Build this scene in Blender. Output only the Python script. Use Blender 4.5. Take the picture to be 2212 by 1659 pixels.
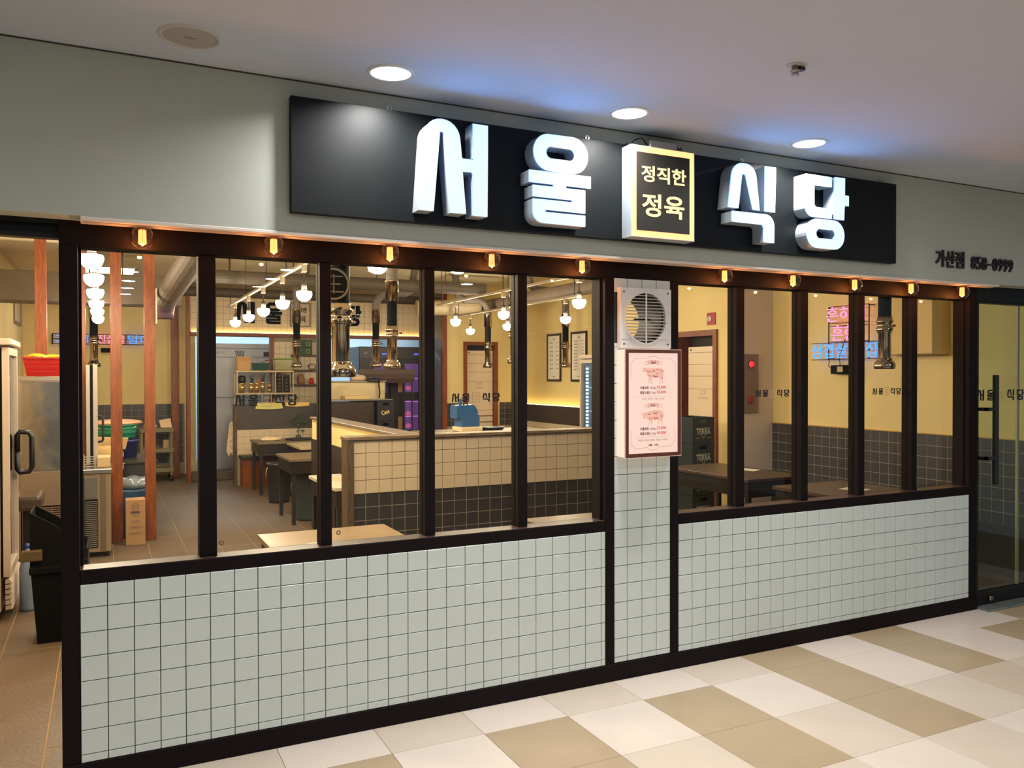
import bpy, bmesh, math, random
from mathutils import Vector, Matrix

random.seed(7)
SC = bpy.context.scene
COL = SC.collection
for o in list(bpy.data.objects):
    bpy.data.objects.remove(o)

# ------------------------------------------------------------------ camera
def set_camera():
    cam = bpy.data.cameras.new('camera')
    co = bpy.data.objects.new('camera', cam)
    COL.objects.link(co)
    yaw, pitch, roll = 0.4604, -0.0107, -0.0018
    fw = Vector((math.sin(yaw) * math.cos(pitch), math.cos(yaw) * math.cos(pitch), math.sin(pitch)))
    rt = Vector((math.cos(yaw), -math.sin(yaw), 0))
    up = rt.cross(fw)
    r2 = rt * math.cos(roll) + up * math.sin(roll)
    u2 = up * math.cos(roll) - rt * math.sin(roll)
    m = Matrix((r2, u2, -fw)).transposed().to_4x4()
    m.translation = Vector((0.0936, -3.7756, 1.674))
    co.matrix_world = m
    cam.sensor_width = 36.0
    cam.sensor_fit = 'HORIZONTAL'
    cam.lens = 1776.36 / 2212 * 36
    cam.clip_start = 0.05
    cam.clip_end = 100
    SC.camera = co
set_camera()

# ------------------------------------------------------------------ light levels
MALL_AMBIENT = 0.21        # dim daylight and shop light of the mall beyond the modelled part
DOWNLIGHT_W = 14.3         # each recessed downlight
GLOBE = 270.0               # opal globes in the restaurant
BULB_W = 3.2               # amber filament bulbs
LED = 16.0                 # warm cove strips
KITCHEN_W = 85.0

w = bpy.data.worlds.new('mall_surroundings')
SC.world = w
w.use_nodes = True
w.node_tree.nodes['Background'].inputs[0].default_value = (0.78, 0.91, 1.0, 1)
w.node_tree.nodes['Background'].inputs[1].default_value = MALL_AMBIENT
SC.view_settings.view_transform = 'Standard'
SC.view_settings.look = 'None'
SC.view_settings.gamma = 1.0
SC.view_settings.use_curve_mapping = False
SC.view_settings.exposure = 0.0
SC.cycles.max_bounces = 10
SC.cycles.transparent_max_bounces = 16
SC.cycles.sample_clamp_indirect = 6.0
SC.cycles.caustics_reflective = False
SC.cycles.caustics_refractive = False

def area_lamp(name, loc, power, color, size, rot=(0, 0, 0), shape='DISK', size_y=None, spread=None, parent=None):
    l = bpy.data.lights.new(name, 'AREA')
    l.shape = shape
    l.size = size
    if size_y: l.size_y = size_y
    l.energy = power
    l.color = color
    if spread: l.spread = spread
    o = bpy.data.objects.new(name, l)
    o.location = loc
    o.rotation_euler = rot
    COL.objects.link(o)
    return o

COOL = (1.0, 0.985, 0.95)
CEIL = 2.968
DOWNLIGHTS = [(1.20, -0.385), (2.425, -0.385), (3.63, -0.385)]
FAR_DOWNLIGHTS = [(0.40, -7.2), (0.40, -8.3), (0.40, -9.3), (0.40, -10.3), (2.1, -6.2), (2.1, -7.25), (2.1, -8.3), (4.68, -6.7),
                  (-1.2, -2.3), (1.2, -2.5), (3.6, -2.5), (6.0, -2.5), (-1.2, -4.6), (1.2, -4.8), (3.6, -4.6), (6.0, -4.6)]  # these rows are assumed and unseen, added for the mall's ambient light
for x, y in DOWNLIGHTS + FAR_DOWNLIGHTS:
    area_lamp('downlight_beam', (x, y, CEIL - 0.012), DOWNLIGHT_W * (1.35 if y > -1 else 1), COOL, 0.13 if y > -1 else 0.17, spread=math.radians(150 if y > -1 else 180))
area_lamp('kitchen_tube', (2.0, 11.6, 3.1), KITCHEN_W, (0.78, 0.9, 1.0), 1.6, shape='RECTANGLE', size_y=0.4)
area_lamp('kitchen_tube', (4.4, 11.6, 3.1), KITCHEN_W, (0.78, 0.9, 1.0), 1.6, shape='RECTANGLE', size_y=0.4)

# ------------------------------------------------------------------ materials
def lin(c):
    r = []
    for v in c:
        v /= 255.0
        r.append(v / 12.92 if v <= 0.04045 else ((v + 0.055) / 1.055) ** 2.4)
    return (r[0], r[1], r[2], 1)

MATS = {}
def mat(name, rgb, rough=0.5, metal=0.0, spec=0.5, vary=0.0, scale=8.0, bump=0.0, bscale=60.0, stretch=None, coat=0.0):
    if name in MATS: return MATS[name]
    m = bpy.data.materials.new(name)
    m.use_nodes = True
    nt = m.node_tree
    b = nt.nodes['Principled BSDF']
    c = lin(rgb)
    b.inputs['Base Color'].default_value = c
    b.inputs['Roughness'].default_value = rough
    b.inputs['Metallic'].default_value = metal
    b.inputs['Specular IOR Level'].default_value = spec
    if coat: b.inputs['Coat Weight'].default_value = coat
    if vary or bump:
        tc = nt.nodes.new('ShaderNodeTexCoord')
        mp = nt.nodes.new('ShaderNodeMapping')
        nt.links.new(tc.outputs['Object'], mp.inputs[0])
        if stretch: mp.inputs['Scale'].default_value = stretch
        if vary:
            n = nt.nodes.new('ShaderNodeTexNoise')
            n.inputs['Scale'].default_value = scale
            n.inputs['Detail'].default_value = 4
            nt.links.new(mp.outputs[0], n.inputs['Vector'])
            r = nt.nodes.new('ShaderNodeValToRGB')
            r.color_ramp.elements[0].position = 0.3
            r.color_ramp.elements[1].position = 0.7
            r.color_ramp.elements[0].color = tuple(max(0, v * (1 - vary)) for v in c[:3]) + (1,)
            r.color_ramp.elements[1].color = tuple(min(1, v * (1 + vary)) for v in c[:3]) + (1,)
            nt.links.new(n.outputs['Fac'], r.inputs[0])
            nt.links.new(r.outputs[0], b.inputs['Base Color'])
        if bump:
            n2 = nt.nodes.new('ShaderNodeTexNoise')
            n2.inputs['Scale'].default_value = bscale
            nt.links.new(mp.outputs[0], n2.inputs['Vector'])
            bp = nt.nodes.new('ShaderNodeBump')
            bp.inputs['Strength'].default_value = bump
            bp.inputs['Distance'].default_value = 0.02
            nt.links.new(n2.outputs['Fac'], bp.inputs['Height'])
            nt.links.new(bp.outputs[0], b.inputs['Normal'])
    MATS[name] = m
    return m

def emit(name, rgb, strength, linear=False):
    if name in MATS: return MATS[name]
    m = bpy.data.materials.new(name)
    m.use_nodes = True
    nt = m.node_tree
    b = nt.nodes['Principled BSDF']
    col = tuple(rgb) + (1,) if linear else lin(rgb)
    b.inputs['Base Color'].default_value = (0.06, 0.06, 0.06, 1)
    b.inputs['Emission Color'].default_value = col
    b.inputs['Emission Strength'].default_value = strength
    b.inputs['Roughness'].default_value = 0.5
    MATS[name] = m
    return m

def glass(name, tint=(1, 1, 1), boost=1.0, rough=0.0):
    if name in MATS: return MATS[name]
    m = bpy.data.materials.new(name)
    m.use_nodes = True
    nt = m.node_tree
    nt.nodes.clear()
    out = nt.nodes.new('ShaderNodeOutputMaterial')
    tr = nt.nodes.new('ShaderNodeBsdfTransparent')
    tr.inputs[0].default_value = tuple(tint) + (1,)
    gl = nt.nodes.new('ShaderNodeBsdfGlossy')
    gl.inputs['Roughness'].default_value = rough
    fr = nt.nodes.new('ShaderNodeFresnel')
    fr.inputs[0].default_value = 1.5
    ge = nt.nodes.new('ShaderNodeNewGeometry')
    inv = nt.nodes.new('ShaderNodeMath'); inv.operation = 'SUBTRACT'
    inv.inputs[0].default_value = 1.0
    nt.links.new(ge.outputs['Backfacing'], inv.inputs[1])
    mu = nt.nodes.new('ShaderNodeMath'); mu.operation = 'MULTIPLY'
    nt.links.new(fr.outputs[0], mu.inputs[0]); nt.links.new(inv.outputs[0], mu.inputs[1])
    m2 = nt.nodes.new('ShaderNodeMath'); m2.operation = 'MULTIPLY'; m2.use_clamp = True
    nt.links.new(mu.outputs[0], m2.inputs[0]); m2.inputs[1].default_value = boost
    mx = nt.nodes.new('ShaderNodeMixShader')
    nt.links.new(m2.outputs[0], mx.inputs[0])
    nt.links.new(tr.outputs[0], mx.inputs[1]); nt.links.new(gl.outputs[0], mx.inputs[2])
    nt.links.new(mx.outputs[0], out.inputs[0])
    MATS[name] = m
    return m

def wood(name, a, b2, scale=3.0, axis='Z', rough=0.45):
    if name in MATS: return MATS[name]
    m = bpy.data.materials.new(name)
    m.use_nodes = True
    nt = m.node_tree
    b = nt.nodes['Principled BSDF']
    tc = nt.nodes.new('ShaderNodeTexCoord')
    mp = nt.nodes.new('ShaderNodeMapping')
    s = {'X': (0.12, 1, 1), 'Y': (1, 0.12, 1), 'Z': (1, 1, 0.12)}[axis]
    mp.inputs['Scale'].default_value = s
    nt.links.new(tc.outputs['Object'], mp.inputs[0])
    n = nt.nodes.new('ShaderNodeTexNoise'); n.inputs['Scale'].default_value = 14 * scale; n.inputs['Detail'].default_value = 6
    n.inputs['Distortion'].default_value = 1.2
    nt.links.new(mp.outputs[0], n.inputs['Vector'])
    r = nt.nodes.new('ShaderNodeValToRGB')
    r.color_ramp.elements[0].position = 0.32; r.color_ramp.elements[0].color = lin(a)
    r.color_ramp.elements[1].position = 0.66; r.color_ramp.elements[1].color = lin(b2)
    nt.links.new(n.outputs['Fac'], r.inputs[0])
    nt.links.new(r.outputs[0], b.inputs['Base Color'])
    b.inputs['Roughness'].default_value = rough
    MATS[name] = m
    return m

# ------------------------------------------------------------------ mesh builder
class MB:
    def __init__(s):
        s.v = []; s.f = []; s.sm = []
    def add(s, verts, faces, smooth=False):
        k = len(s.v)
        s.v += [tuple(p) for p in verts]
        s.f += [tuple(i + k for i in f) for f in faces]
        s.sm += [smooth] * len(faces)
        return s
    def box(s, x0, x1, y0, y1, z0, z1, bev=0.0):
        if x1 < x0: x0, x1 = x1, x0
        if y1 < y0: y0, y1 = y1, y0
        if z1 < z0: z0, z1 = z1, z0
        if bev <= 0:
            vs = [(x0, y0, z0), (x1, y0, z0), (x1, y1, z0), (x0, y1, z0), (x0, y0, z1), (x1, y0, z1), (x1, y1, z1), (x0, y1, z1)]
            return s.add(vs, [(0, 3, 2, 1), (4, 5, 6, 7), (0, 1, 5, 4), (1, 2, 6, 5), (2, 3, 7, 6), (3, 0, 4, 7)])
        bev = min(bev, (x1 - x0) * .45, (y1 - y0) * .45, (z1 - z0) * .45)
        bm = bmesh.new()
        bmesh.ops.create_cube(bm, size=1)
        for v in bm.verts:
            v.co = ((x0 + x1) / 2 + v.co.x * (x1 - x0), (y0 + y1) / 2 + v.co.y * (y1 - y0), (z0 + z1) / 2 + v.co.z * (z1 - z0))
        bmesh.ops.bevel(bm, geom=list(bm.edges), offset=bev, segments=2 if bev > 0.008 else 1, affect='EDGES', profile=0.6)
        return s.bm(bm)
    def bm(s, bm, mtx=None, smooth=False):
        bm.verts.ensure_lookup_table()
        for i, v in enumerate(bm.verts): v.index = i
        vs = [(mtx @ v.co if mtx else v.co).copy() for v in bm.verts]
        fs = [tuple(v.index for v in f.verts) for f in bm.faces]
        bm.free()
        return s.add(vs, fs, smooth)
    def prism(s, poly, O, r, u, n, d0, d1, cap=(True, True), smooth=False):
        """poly: 2D points counter clockwise in (r,u); extruded along n from d0 to d1."""
        O, r, u, n = Vector(O), Vector(r), Vector(u), Vector(n)
        N = len(poly)
        a = [O + r * p[0] + u * p[1] + n * d0 for p in poly]
        b = [O + r * p[0] + u * p[1] + n * d1 for p in poly]
        area = sum(poly[i][0] * poly[(i + 1) % N][1] - poly[(i + 1) % N][0] * poly[i][1] for i in range(N))
        idx = list(range(N)) if area > 0 else list(range(N))[::-1]
        fs = []
        if cap[1]: fs.append(tuple(i + N for i in idx))
        if cap[0]: fs.append(tuple(idx[::-1]))
        k = s.add(a + b, fs)
        base = len(s.v) - 2 * N
        for j in range(N):
            p, q = idx[j], idx[(j + 1) % N]
            s.f.append((base + p, base + q, base + q + N, base + p + N)); s.sm.append(smooth)
        return s
    def ring(s, outer, inner, O, r, u, n, d0, d1, cap=(True, True)):
        O, r, u, n = Vector(O), Vector(r), Vector(u), Vector(n)
        N = len(outer)
        P = lambda p, d: O + r * p[0] + u * p[1] + n * d
        vs = [P(p, d0) for p in outer] + [P(p, d1) for p in outer] + [P(p, d0) for p in inner] + [P(p, d1) for p in inner]
        fs = []
        for i in range(N):
            j = (i + 1) % N
            fs.append((i, j, N + j, N + i))
            fs.append((2 * N + j, 2 * N + i, 3 * N + i, 3 * N + j))
            if cap[1]: fs.append((N + i, N + j, 3 * N + j, 3 * N + i))
            if cap[0]: fs.append((j, i, 2 * N + i, 2 * N + j))
        return s.add(vs, fs)
    def ribbon(s, poly, wd, O, r, u, n, d, closed=True, th=0.0):
        O, r, u, n = Vector(O), Vector(r), Vector(u), Vector(n)
        N = len(poly)
        P = lambda p, dd: O + r * p[0] + u * p[1] + n * dd
        for i in range(N if closed else N - 1):
            p = Vector(poly[i]); q = Vector(poly[(i + 1) % N])
            t = q - p
            L = t.length
            if L < 1e-7: continue
            t /= L
            nn = Vector((-t.y, t.x)) * wd / 2
            e = t * wd / 2 * 0.6
            c = [p - e - nn, q + e - nn, q + e + nn, p - e + nn]
            if th <= 0:
                s.add([P(x, d) for x in c], [(0, 1, 2, 3)])
            else:
                s.add([P(x, d) for x in c] + [P(x, d + th) for x in c], [(4, 5, 6, 7), (0, 1, 5, 4), (1, 2, 6, 5), (2, 3, 7, 6), (3, 0, 4, 7)])
        return s
    def lathe(s, prof, c, seg=24, axis='Z', smooth=True, cap=True):
        """prof: list of (radius, height)."""
        c = Vector(c)
        vs = []
        for rr, h in prof:
            for i in range(seg):
                a = 2 * math.pi * i / seg
                x, y = rr * math.cos(a), rr * math.sin(a)
                if axis == 'Z': p = (x, y, h)
                elif axis == 'Y': p = (x, h, -y)
                else: p = (h, x, y)
                vs.append(c + Vector(p))
        fs = []
        for k in range(len(prof) - 1):
            for i in range(seg):
                j = (i + 1) % seg
                fs.append((k * seg + i, k * seg + j, (k + 1) * seg + j, (k + 1) * seg + i))
        s.add(vs, fs, smooth)
        if cap:
            b = len(s.v) - len(vs)
            if prof[0][0] > 1e-5: s.f.append(tuple(b + i for i in range(seg))[::-1]); s.sm.append(False)
            if prof[-1][0] > 1e-5: s.f.append(tuple(b + (len(prof) - 1) * seg + i for i in range(seg))); s.sm.append(False)
        return s
    def tube(s, path, rad, seg=10, smooth=True, cap=True):
        pts = [Vector(p) for p in path]
        n = len(pts)
        rads = rad if isinstance(rad, (list, tuple)) else [rad] * n
        vs = []
        prev = None
        for i, p in enumerate(pts):
            t = (pts[min(i + 1, n - 1)] - pts[max(i - 1, 0)]).normalized()
            if prev is None:
                h = Vector((0, 0, 1)) if abs(t.z) < 0.9 else Vector((1, 0, 0))
                a = t.cross(h).normalized()
            else:
                a = (prev - t * prev.dot(t)).normalized()
            prev = a
            b = t.cross(a)
            for k in range(seg):
                an = 2 * math.pi * k / seg
                vs.append(p + (a * math.cos(an) + b * math.sin(an)) * rads[i])
        fs = []
        for i in range(n - 1):
            for k in range(seg):
                j = (k + 1) % seg
                fs.append((i * seg + k, i * seg + j, (i + 1) * seg + j, (i + 1) * seg + k))
        s.add(vs, fs, smooth)
        if cap:
            b0 = len(s.v) - len(vs)
            s.f.append(tuple(b0 + i for i in range(seg))[::-1]); s.sm.append(False)
            s.f.append(tuple(b0 + (n - 1) * seg + i for i in range(seg))); s.sm.append(False)
        return s

def thing(name, loc, label=None, cat=None, group=None, kind=None):
    o = bpy.data.objects.new(name, None)
    o.empty_display_size = 0.1
    o.location = loc
    COL.objects.link(o)
    o['off'] = list(loc)
    return tag(o, label, cat, group, kind)

def tag(o, label=None, cat=None, group=None, kind=None):
    if label: o['label'] = label
    if cat: o['category'] = cat
    if group: o['group'] = group
    if kind: o['kind'] = kind
    return o

OFF = {}
def ob(name, mb, m, parent=None, label=None, cat=None, group=None, kind=None, local=False):
    if parent is None:
        xs = [p[0] for p in mb.v]; ys = [p[1] for p in mb.v]; zs = [p[2] for p in mb.v]
        off = Vector(((min(xs) + max(xs)) / 2, (min(ys) + max(ys)) / 2, min(zs)))
        loc = off
    else:
        off = Vector((0, 0, 0)) if local else OFF.get(parent.name, Vector(parent.get('off', (0, 0, 0))))
        loc = Vector((0, 0, 0))
    me = bpy.data.meshes.new(name)
    me.from_pydata([(p[0] - off.x, p[1] - off.y, p[2] - off.z) for p in mb.v], [], mb.f)
    me.polygons.foreach_set('use_smooth', mb.sm)
    me.update()
    if isinstance(m, (list, tuple)):
        for x in m: me.materials.append(x)
    else:
        me.materials.append(m)
    o = bpy.data.objects.new(name, me)
    o.location = loc
    COL.objects.link(o)
    if parent is not None: o.parent = parent
    OFF[o.name] = off if parent is not None or True else None
    return tag(o, label, cat, group, kind)

def dup(root, loc=None, rotz=None, label=None):
    def cp(o, par):
        c = o.copy()
        COL.objects.link(c)
        if par is not None: c.parent = par
        for ch in kids.get(o.name, []): cp(ch, c)
        return c
    kids = {}
    for o in root.children_recursive: kids.setdefault(o.parent.name, []).append(o)
    r = cp(root, None)
    if loc is not None: r.location = loc
    if rotz is not None: r.rotation_euler = (0, 0, rotz)
    if label: r['label'] = label
    return r

X, Y, Z = Vector((1, 0, 0)), Vector((0, 1, 0)), Vector((0, 0, 1))
FRONT = (X, Z, -Y)          # reading frame on a surface that faces the mall
RWALL = (-Y, Z, -X)         # reading frame on the right-hand wall

def rounded(pts, seg=6):
    """pts: (x, y, r) corners -> polyline with rounded corners."""
    out = []
    n = len(pts)
    for i in range(n):
        x, y, r = pts[i] if len(pts[i]) == 3 else (pts[i][0], pts[i][1], 0)
        if r <= 0: out.append((x, y)); continue
        p = Vector((x, y))
        a = Vector(pts[i - 1][:2]) - p; b = Vector(pts[(i + 1) % n][:2]) - p
        la, lb = a.length, b.length
        a /= la; b /= lb
        ang = a.angle(b)
        t = min(r / math.tan(ang / 2), la * 0.5, lb * 0.5) if ang < 3.1 else 0
        if t <= 0: out.append((x, y)); continue
        rr = t * math.tan(ang / 2)
        c = p + (a + b).normalized() * (rr / math.sin(ang / 2))
        s0 = p + a * t - c; s1 = p + b * t - c
        a0 = math.atan2(s0.y, s0.x); a1 = math.atan2(s1.y, s1.x)
        d = (a1 - a0 + math.pi) % (2 * math.pi) - math.pi
        for k in range(seg + 1):
            q = a0 + d * k / seg
            out.append((c.x + rr * math.cos(q), c.y + rr * math.sin(q)))
    return out

def rrect(x0, x1, y0, y1, r, seg=8):
    return rounded([(x0, y0, r), (x1, y0, r), (x1, y1, r), (x0, y1, r)], seg)

def circle(cx, cy, r, seg=32, ry=None):
    ry = ry or r
    return [(cx + r * math.cos(2 * math.pi * i / seg), cy + ry * math.sin(2 * math.pi * i / seg)) for i in range(seg)]

TMP = bpy.data.scenes.new('type_setting')
def text2d(s, bold=0.0):
    c = bpy.data.curves.new('t', 'FONT')
    c.body = s
    c.size = 1
    c.offset = bold
    c.resolution_u = 3
    o = bpy.data.objects.new('t', c)
    TMP.collection.objects.link(o)
    with bpy.context.temp_override(scene=TMP, view_layer=TMP.view_layers[0]):
        dg = bpy.context.evaluated_depsgraph_get()
        me = bpy.data.meshes.new_from_object(o.evaluated_get(dg))
    vs = [(v.co.x, v.co.y) for v in me.vertices]
    fs = [tuple(p.vertices) for p in me.polygons]
    nz = sum(p.normal.z for p in me.polygons)
    if nz < 0: fs = [f[::-1] for f in fs]
    bpy.data.objects.remove(o); bpy.data.curves.remove(c); bpy.data.meshes.remove(me)
    return vs, fs

def text(mb, s, O, fr, box, depth=0.0, bold=0.0, d=0.0):
    """fit the words into box (x0,x1,y0,y1) on the frame fr at O, raised by depth along the normal."""
    r, u, n = fr
    O = Vector(O)
    vs, fs = text2d(s, bold)
    if not vs: return mb
    ax = min(v[0] for v in vs); bx = max(v[0] for v in vs); ay = min(v[1] for v in vs); by = max(v[1] for v in vs)
    x0, x1, y0, y1 = box
    if y1 is None: y1 = y0 + (by - ay) / (bx - ax) * (x1 - x0)
    f = lambda v: (x0 + (v[0] - ax) / (bx - ax) * (x1 - x0), y0 + (v[1] - ay) / (by - ay) * (y1 - y0))
    P = [f(v) for v in vs]
    top = [O + r * p[0] + u * p[1] + n * (d + depth) for p in P]
    if depth <= 0:
        mb.add(top, fs)
        return mb
    bot = [O + r * p[0] + u * p[1] + n * d for p in P]
    N = len(P)
    cnt = {}
    for q in fs:
        for i in range(len(q)):
            a, b = q[i], q[(i + 1) % len(q)]
            cnt[(a, b)] = 1
    # curve fill is not welded: find rim edges by position
    key = lambda i: (round(P[i][0], 6), round(P[i][1], 6))
    ek = {(key(a), key(b)) for a, b in cnt}
    side = [(a + N, b + N, b, a) for a, b in cnt if (key(b), key(a)) not in ek]
    mb.add(top + bot, fs + side)
    return mb

def marks(mb, s, O, fr, box, depth=0.0, bold=0.0, d=0.0):
    """print too small to read in the photograph: one little cluster of strokes per character."""
    r, u, n = fr
    O = Vector(O)
    x0, x1, y0, y1 = box
    k = s
    cw = (x1 - x0) / k
    rn = random.Random(k * 31 + int(abs(x0) * 100))
    def q(a, b, c, e):
        mb.add([O + r * (x0 + a) + u * (y0 + c * (y1 - y0)) + n * (d + max(depth, 0.0003)), O + r * (x0 + b) + u * (y0 + c * (y1 - y0)) + n * (d + max(depth, 0.0003)),
                O + r * (x0 + b) + u * (y0 + e * (y1 - y0)) + n * (d + max(depth, 0.0003)), O + r * (x0 + a) + u * (y0 + e * (y1 - y0)) + n * (d + max(depth, 0.0003))], [(0, 1, 2, 3)])
    for i in range(k):
        a = i * cw + cw * .08; w_ = cw * .84
        q(a, a + w_ * .6, .78, .92)
        q(a + w_ * .78, a + w_ * .92, .30, 1.0)
        q(a + w_ * .05, a + w_ * .9, .0, .14)
        if rn.random() > .4: q(a + w_ * .1, a + w_ * .55, .42, .56)
    return mb

def poly_face(mb, pts, O, fr, d=0.0):
    r, u, n = fr
    N = len(pts)
    area = sum(pts[i][0] * pts[(i + 1) % N][1] - pts[(i + 1) % N][0] * pts[i][1] for i in range(N))
    if area < 0: pts = pts[::-1]
    mb.add([Vector(O) + r * p[0] + u * p[1] + n * d for p in pts], [tuple(range(N))])
    return mb

# ------------------------------------------------------------------ shared materials
FRAME = mat('dark_bronze_frame', (19, 11, 12), 0.72, spec=0.15, vary=0.12, scale=30)
BLACKF = mat('black_door_frame', (10, 13, 14), 0.5, spec=0.3)
TILE_W = mat('white_glazed_tile', (202, 212, 208), 0.28, vary=0.02, scale=3)
GROUT_D = mat('dark_grout', (60, 66, 66), 0.8)
GROUT_L = mat('pale_grout', (150, 140, 122), 0.8)
TILE_D = mat('charcoal_tile', (60, 57, 58), 0.33, vary=0.06, scale=5)
TILE_I = mat('cream_lit_tile', (208, 190, 162), 0.35, vary=0.02)
PAINT = mat('fascia_paint', (182, 186, 174), 0.75, vary=0.03, scale=1.2, bump=0.03, bscale=120)
CEILP = mat('ceiling_paint', (200, 206, 217), 0.85, vary=0.015, scale=0.8)
YELLOW = mat('yellow_wall_paint', (228, 206, 146), 0.7, vary=0.03, scale=2, bump=0.03, bscale=90)
CREAMC = mat('shop_ceiling_paint', (216, 204, 178), 0.8, vary=0.03, scale=1)
ORANGE = wood('orange_stained_pine', (104, 46, 12), (140, 74, 24), 2.2, 'Z')
ORANGEX = wood('orange_stained_pine_rail', (104, 46, 12), (140, 74, 24), 2.2, 'X')
OLDWOOD = wood('weathered_dark_oak', (58, 44, 33), (104, 84, 64), 4, 'Z', 0.6)
OLDWOODX = wood('weathered_dark_oak_cap', (84, 68, 52), (132, 110, 86), 4, 'X', 0.5)
PANE = glass('window_glass', (0.97, 0.985, 0.97), 1.0)
DOORGLASS = glass('door_glass', (0.74, 0.82, 0.74), 1.5)
AMBER = glass('amber_bulb_glass', (1.0, 0.89, 0.74), 2.2)
CLEAR = glass('clear_plastic', (0.90, 0.92, 0.92), 2.0)
STEEL = mat('brushed_steel', (176, 170, 160), 0.3, 0.9, vary=0.05, scale=5, bump=0.04, bscale=3)
RIPPLE = mat('rippled_steel', (180, 178, 166), 0.16, 0.95, bump=0.35, bscale=4.0)
CHROME = mat('polished_chrome', (158, 142, 124), 0.13, 1.0)
DUCT = mat('galvanised_duct', (98, 84, 70), 0.68, 0.1, vary=0.08, scale=12)
DUCTD = mat('grey_duct_wrap', (76, 66, 56), 0.65, 0.0, vary=0.06)
HOSE = mat('grey_flexible_hose', (100, 90, 82), 0.6)
WHITEP = mat('white_plastic', (226, 224, 220), 0.4)
WHITEM = mat('white_enamel', (188, 174, 160), 0.35)
BLACK = mat('black_plastic', (18, 17, 18), 0.4)
BLACKM = mat('black_matt', (11, 10, 11), 0.75, spec=0.15)
CHAR = mat('charcoal_metal', (52, 50, 54), 0.4, 0.4)
TABLETOP = mat('table_laminate', (150, 132, 108), 0.3, vary=0.06, scale=10)
TABLED = mat('dark_table_laminate', (112, 96, 76), 0.32, vary=0.08, scale=10)
PAPER = mat('white_paper', (232, 226, 216), 0.7)
INK = mat('black_ink', (20, 16, 14), 0.6)
REDINK = mat('red_print', (205, 60, 60), 0.6)
DECAL = mat('black_vinyl', (8, 8, 9), 0.5)

SEO = [rounded([(1.373, 2.423), (1.403, 2.846, .088), (1.566, 2.846, .085), (1.583, 2.677, .012), (1.638, 2.677, .004), (1.638, 2.846), (1.717, 2.846), (1.712, 2.418), (1.636, 2.418),
        (1.637, 2.618, .012), (1.586, 2.618), (1.603, 2.423), (1.527, 2.423), (1.492, 2.787, .018), (1.474, 2.787, .018), (1.442, 2.423)])]
UL_RING = (rrect(1.957, 2.264, 2.670, 2.850, .088), rrect(2.029, 2.187, 2.731, 2.789, .029))
UL = [rounded([(1.933, 2.606), (1.933, 2.665), (2.281, 2.665), (2.281, 2.607), (2.139, 2.607), (2.139, 2.594), (2.249, 2.594), (2.249, 2.480), (2.024, 2.480), (2.024, 2.468), (2.249, 2.468),
        (2.249, 2.414), (1.953, 2.414, .055), (1.953, 2.528), (2.173, 2.528), (2.173, 2.539), (1.953, 2.539), (1.953, 2.594), (2.068, 2.594), (2.068, 2.606)])]
SIK = [rounded([(3.164, 2.594), (3.197, 2.846, .078), (3.357, 2.846, .076), (3.391, 2.595), (3.343, 2.595), (3.287, 2.785, .018), (3.264, 2.785, .018), (3.238, 2.594)]),
       [(3.429, 2.594), (3.505, 2.594), (3.512, 2.846), (3.431, 2.846)],
       rounded([(3.190, 2.517), (3.192, 2.576), (3.501, 2.576, .062), (3.499, 2.420), (3.421, 2.420), (3.421, 2.517, .022)])]
DANG_RING = (rrect(3.750, 4.055, 2.415, 2.585, .084), rrect(3.825, 3.979, 2.472, 2.528, .028))
DANG = [rounded([(3.738, 2.838), (3.949, 2.838), (3.949, 2.780), (3.809, 2.780), (3.809, 2.652, .024), (3.949, 2.652), (3.949, 2.594), (3.736, 2.594, .06)]),
        [(3.976, 2.594), (4.052, 2.594), (4.056, 2.681), (4.091, 2.681), (4.091, 2.742), (4.058, 2.742), (4.060, 2.845), (3.976, 2.843)]]
LOGO = [(SEO, None, 1.373, 1.717), (UL, UL_RING, 1.933, 2.281), (SIK, None, 3.164, 3.512), (DANG, DANG_RING, 3.736, 4.091)]

# ================================================================== SETTING
# ---- mall floor: one object per tile
floor = ob('floor', MB().box(-4.0, 8.5, -12.0, 0.0, -0.05, -0.006), mat('floor_joint', (120, 108, 92), 0.7), label='checkered mall floor of cream and tan vinyl tiles outside the restaurant', cat='floor', kind='structure')
FW = mat('floor_tile_white', (214, 204, 193), 0.33, vary=0.02, scale=4)
FB = mat('floor_tile_cream', (204, 193, 178), 0.33, vary=0.025, scale=4)
FT = mat('floor_tile_tan', (172, 154, 126), 0.33, vary=0.04, scale=5)
FG = mat('floor_tile_beige', (198, 184, 166), 0.33, vary=0.03, scale=5)
cache = {}
def slab_mesh(name, wx, wy, t, m, bev=0.0015):
    k = (name, round(wx, 4), round(wy, 4), m.name, round(t, 4))
    if k in cache: return cache[k]
    b = MB()
    x, y = wx / 2, wy / 2
    c = bev
    vs = [(-x, -y, -t), (x, -y, -t), (x, y, -t), (-x, y, -t), (-x, -y, -c), (x, -y, -c), (x, y, -c), (-x, y, -c),
          (-x + c, -y + c, 0), (x - c, -y + c, 0), (x - c, y - c, 0), (-x + c, y - c, 0)]
    fs = [(8, 9, 10, 11)]
    for i in range(4):
        j = (i + 1) % 4
        fs += [(i, j, 4 + j, 4 + i), (4 + i, 4 + j, 8 + j, 8 + i)]
    me = bpy.data.meshes.new(name)
    me.from_pydata(vs, [], fs)
    me.materials.append(m)
    cache[k] = me
    return me

def piece(name, me, parent, loc, rot=None):
    o = bpy.data.objects.new(name, me)
    o.parent = parent
    o.location = Vector(loc) - OFF.get(parent.name, Vector((0, 0, 0)))
    if rot: o.rotation_euler = rot
    COL.objects.link(o)
    return o

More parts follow.
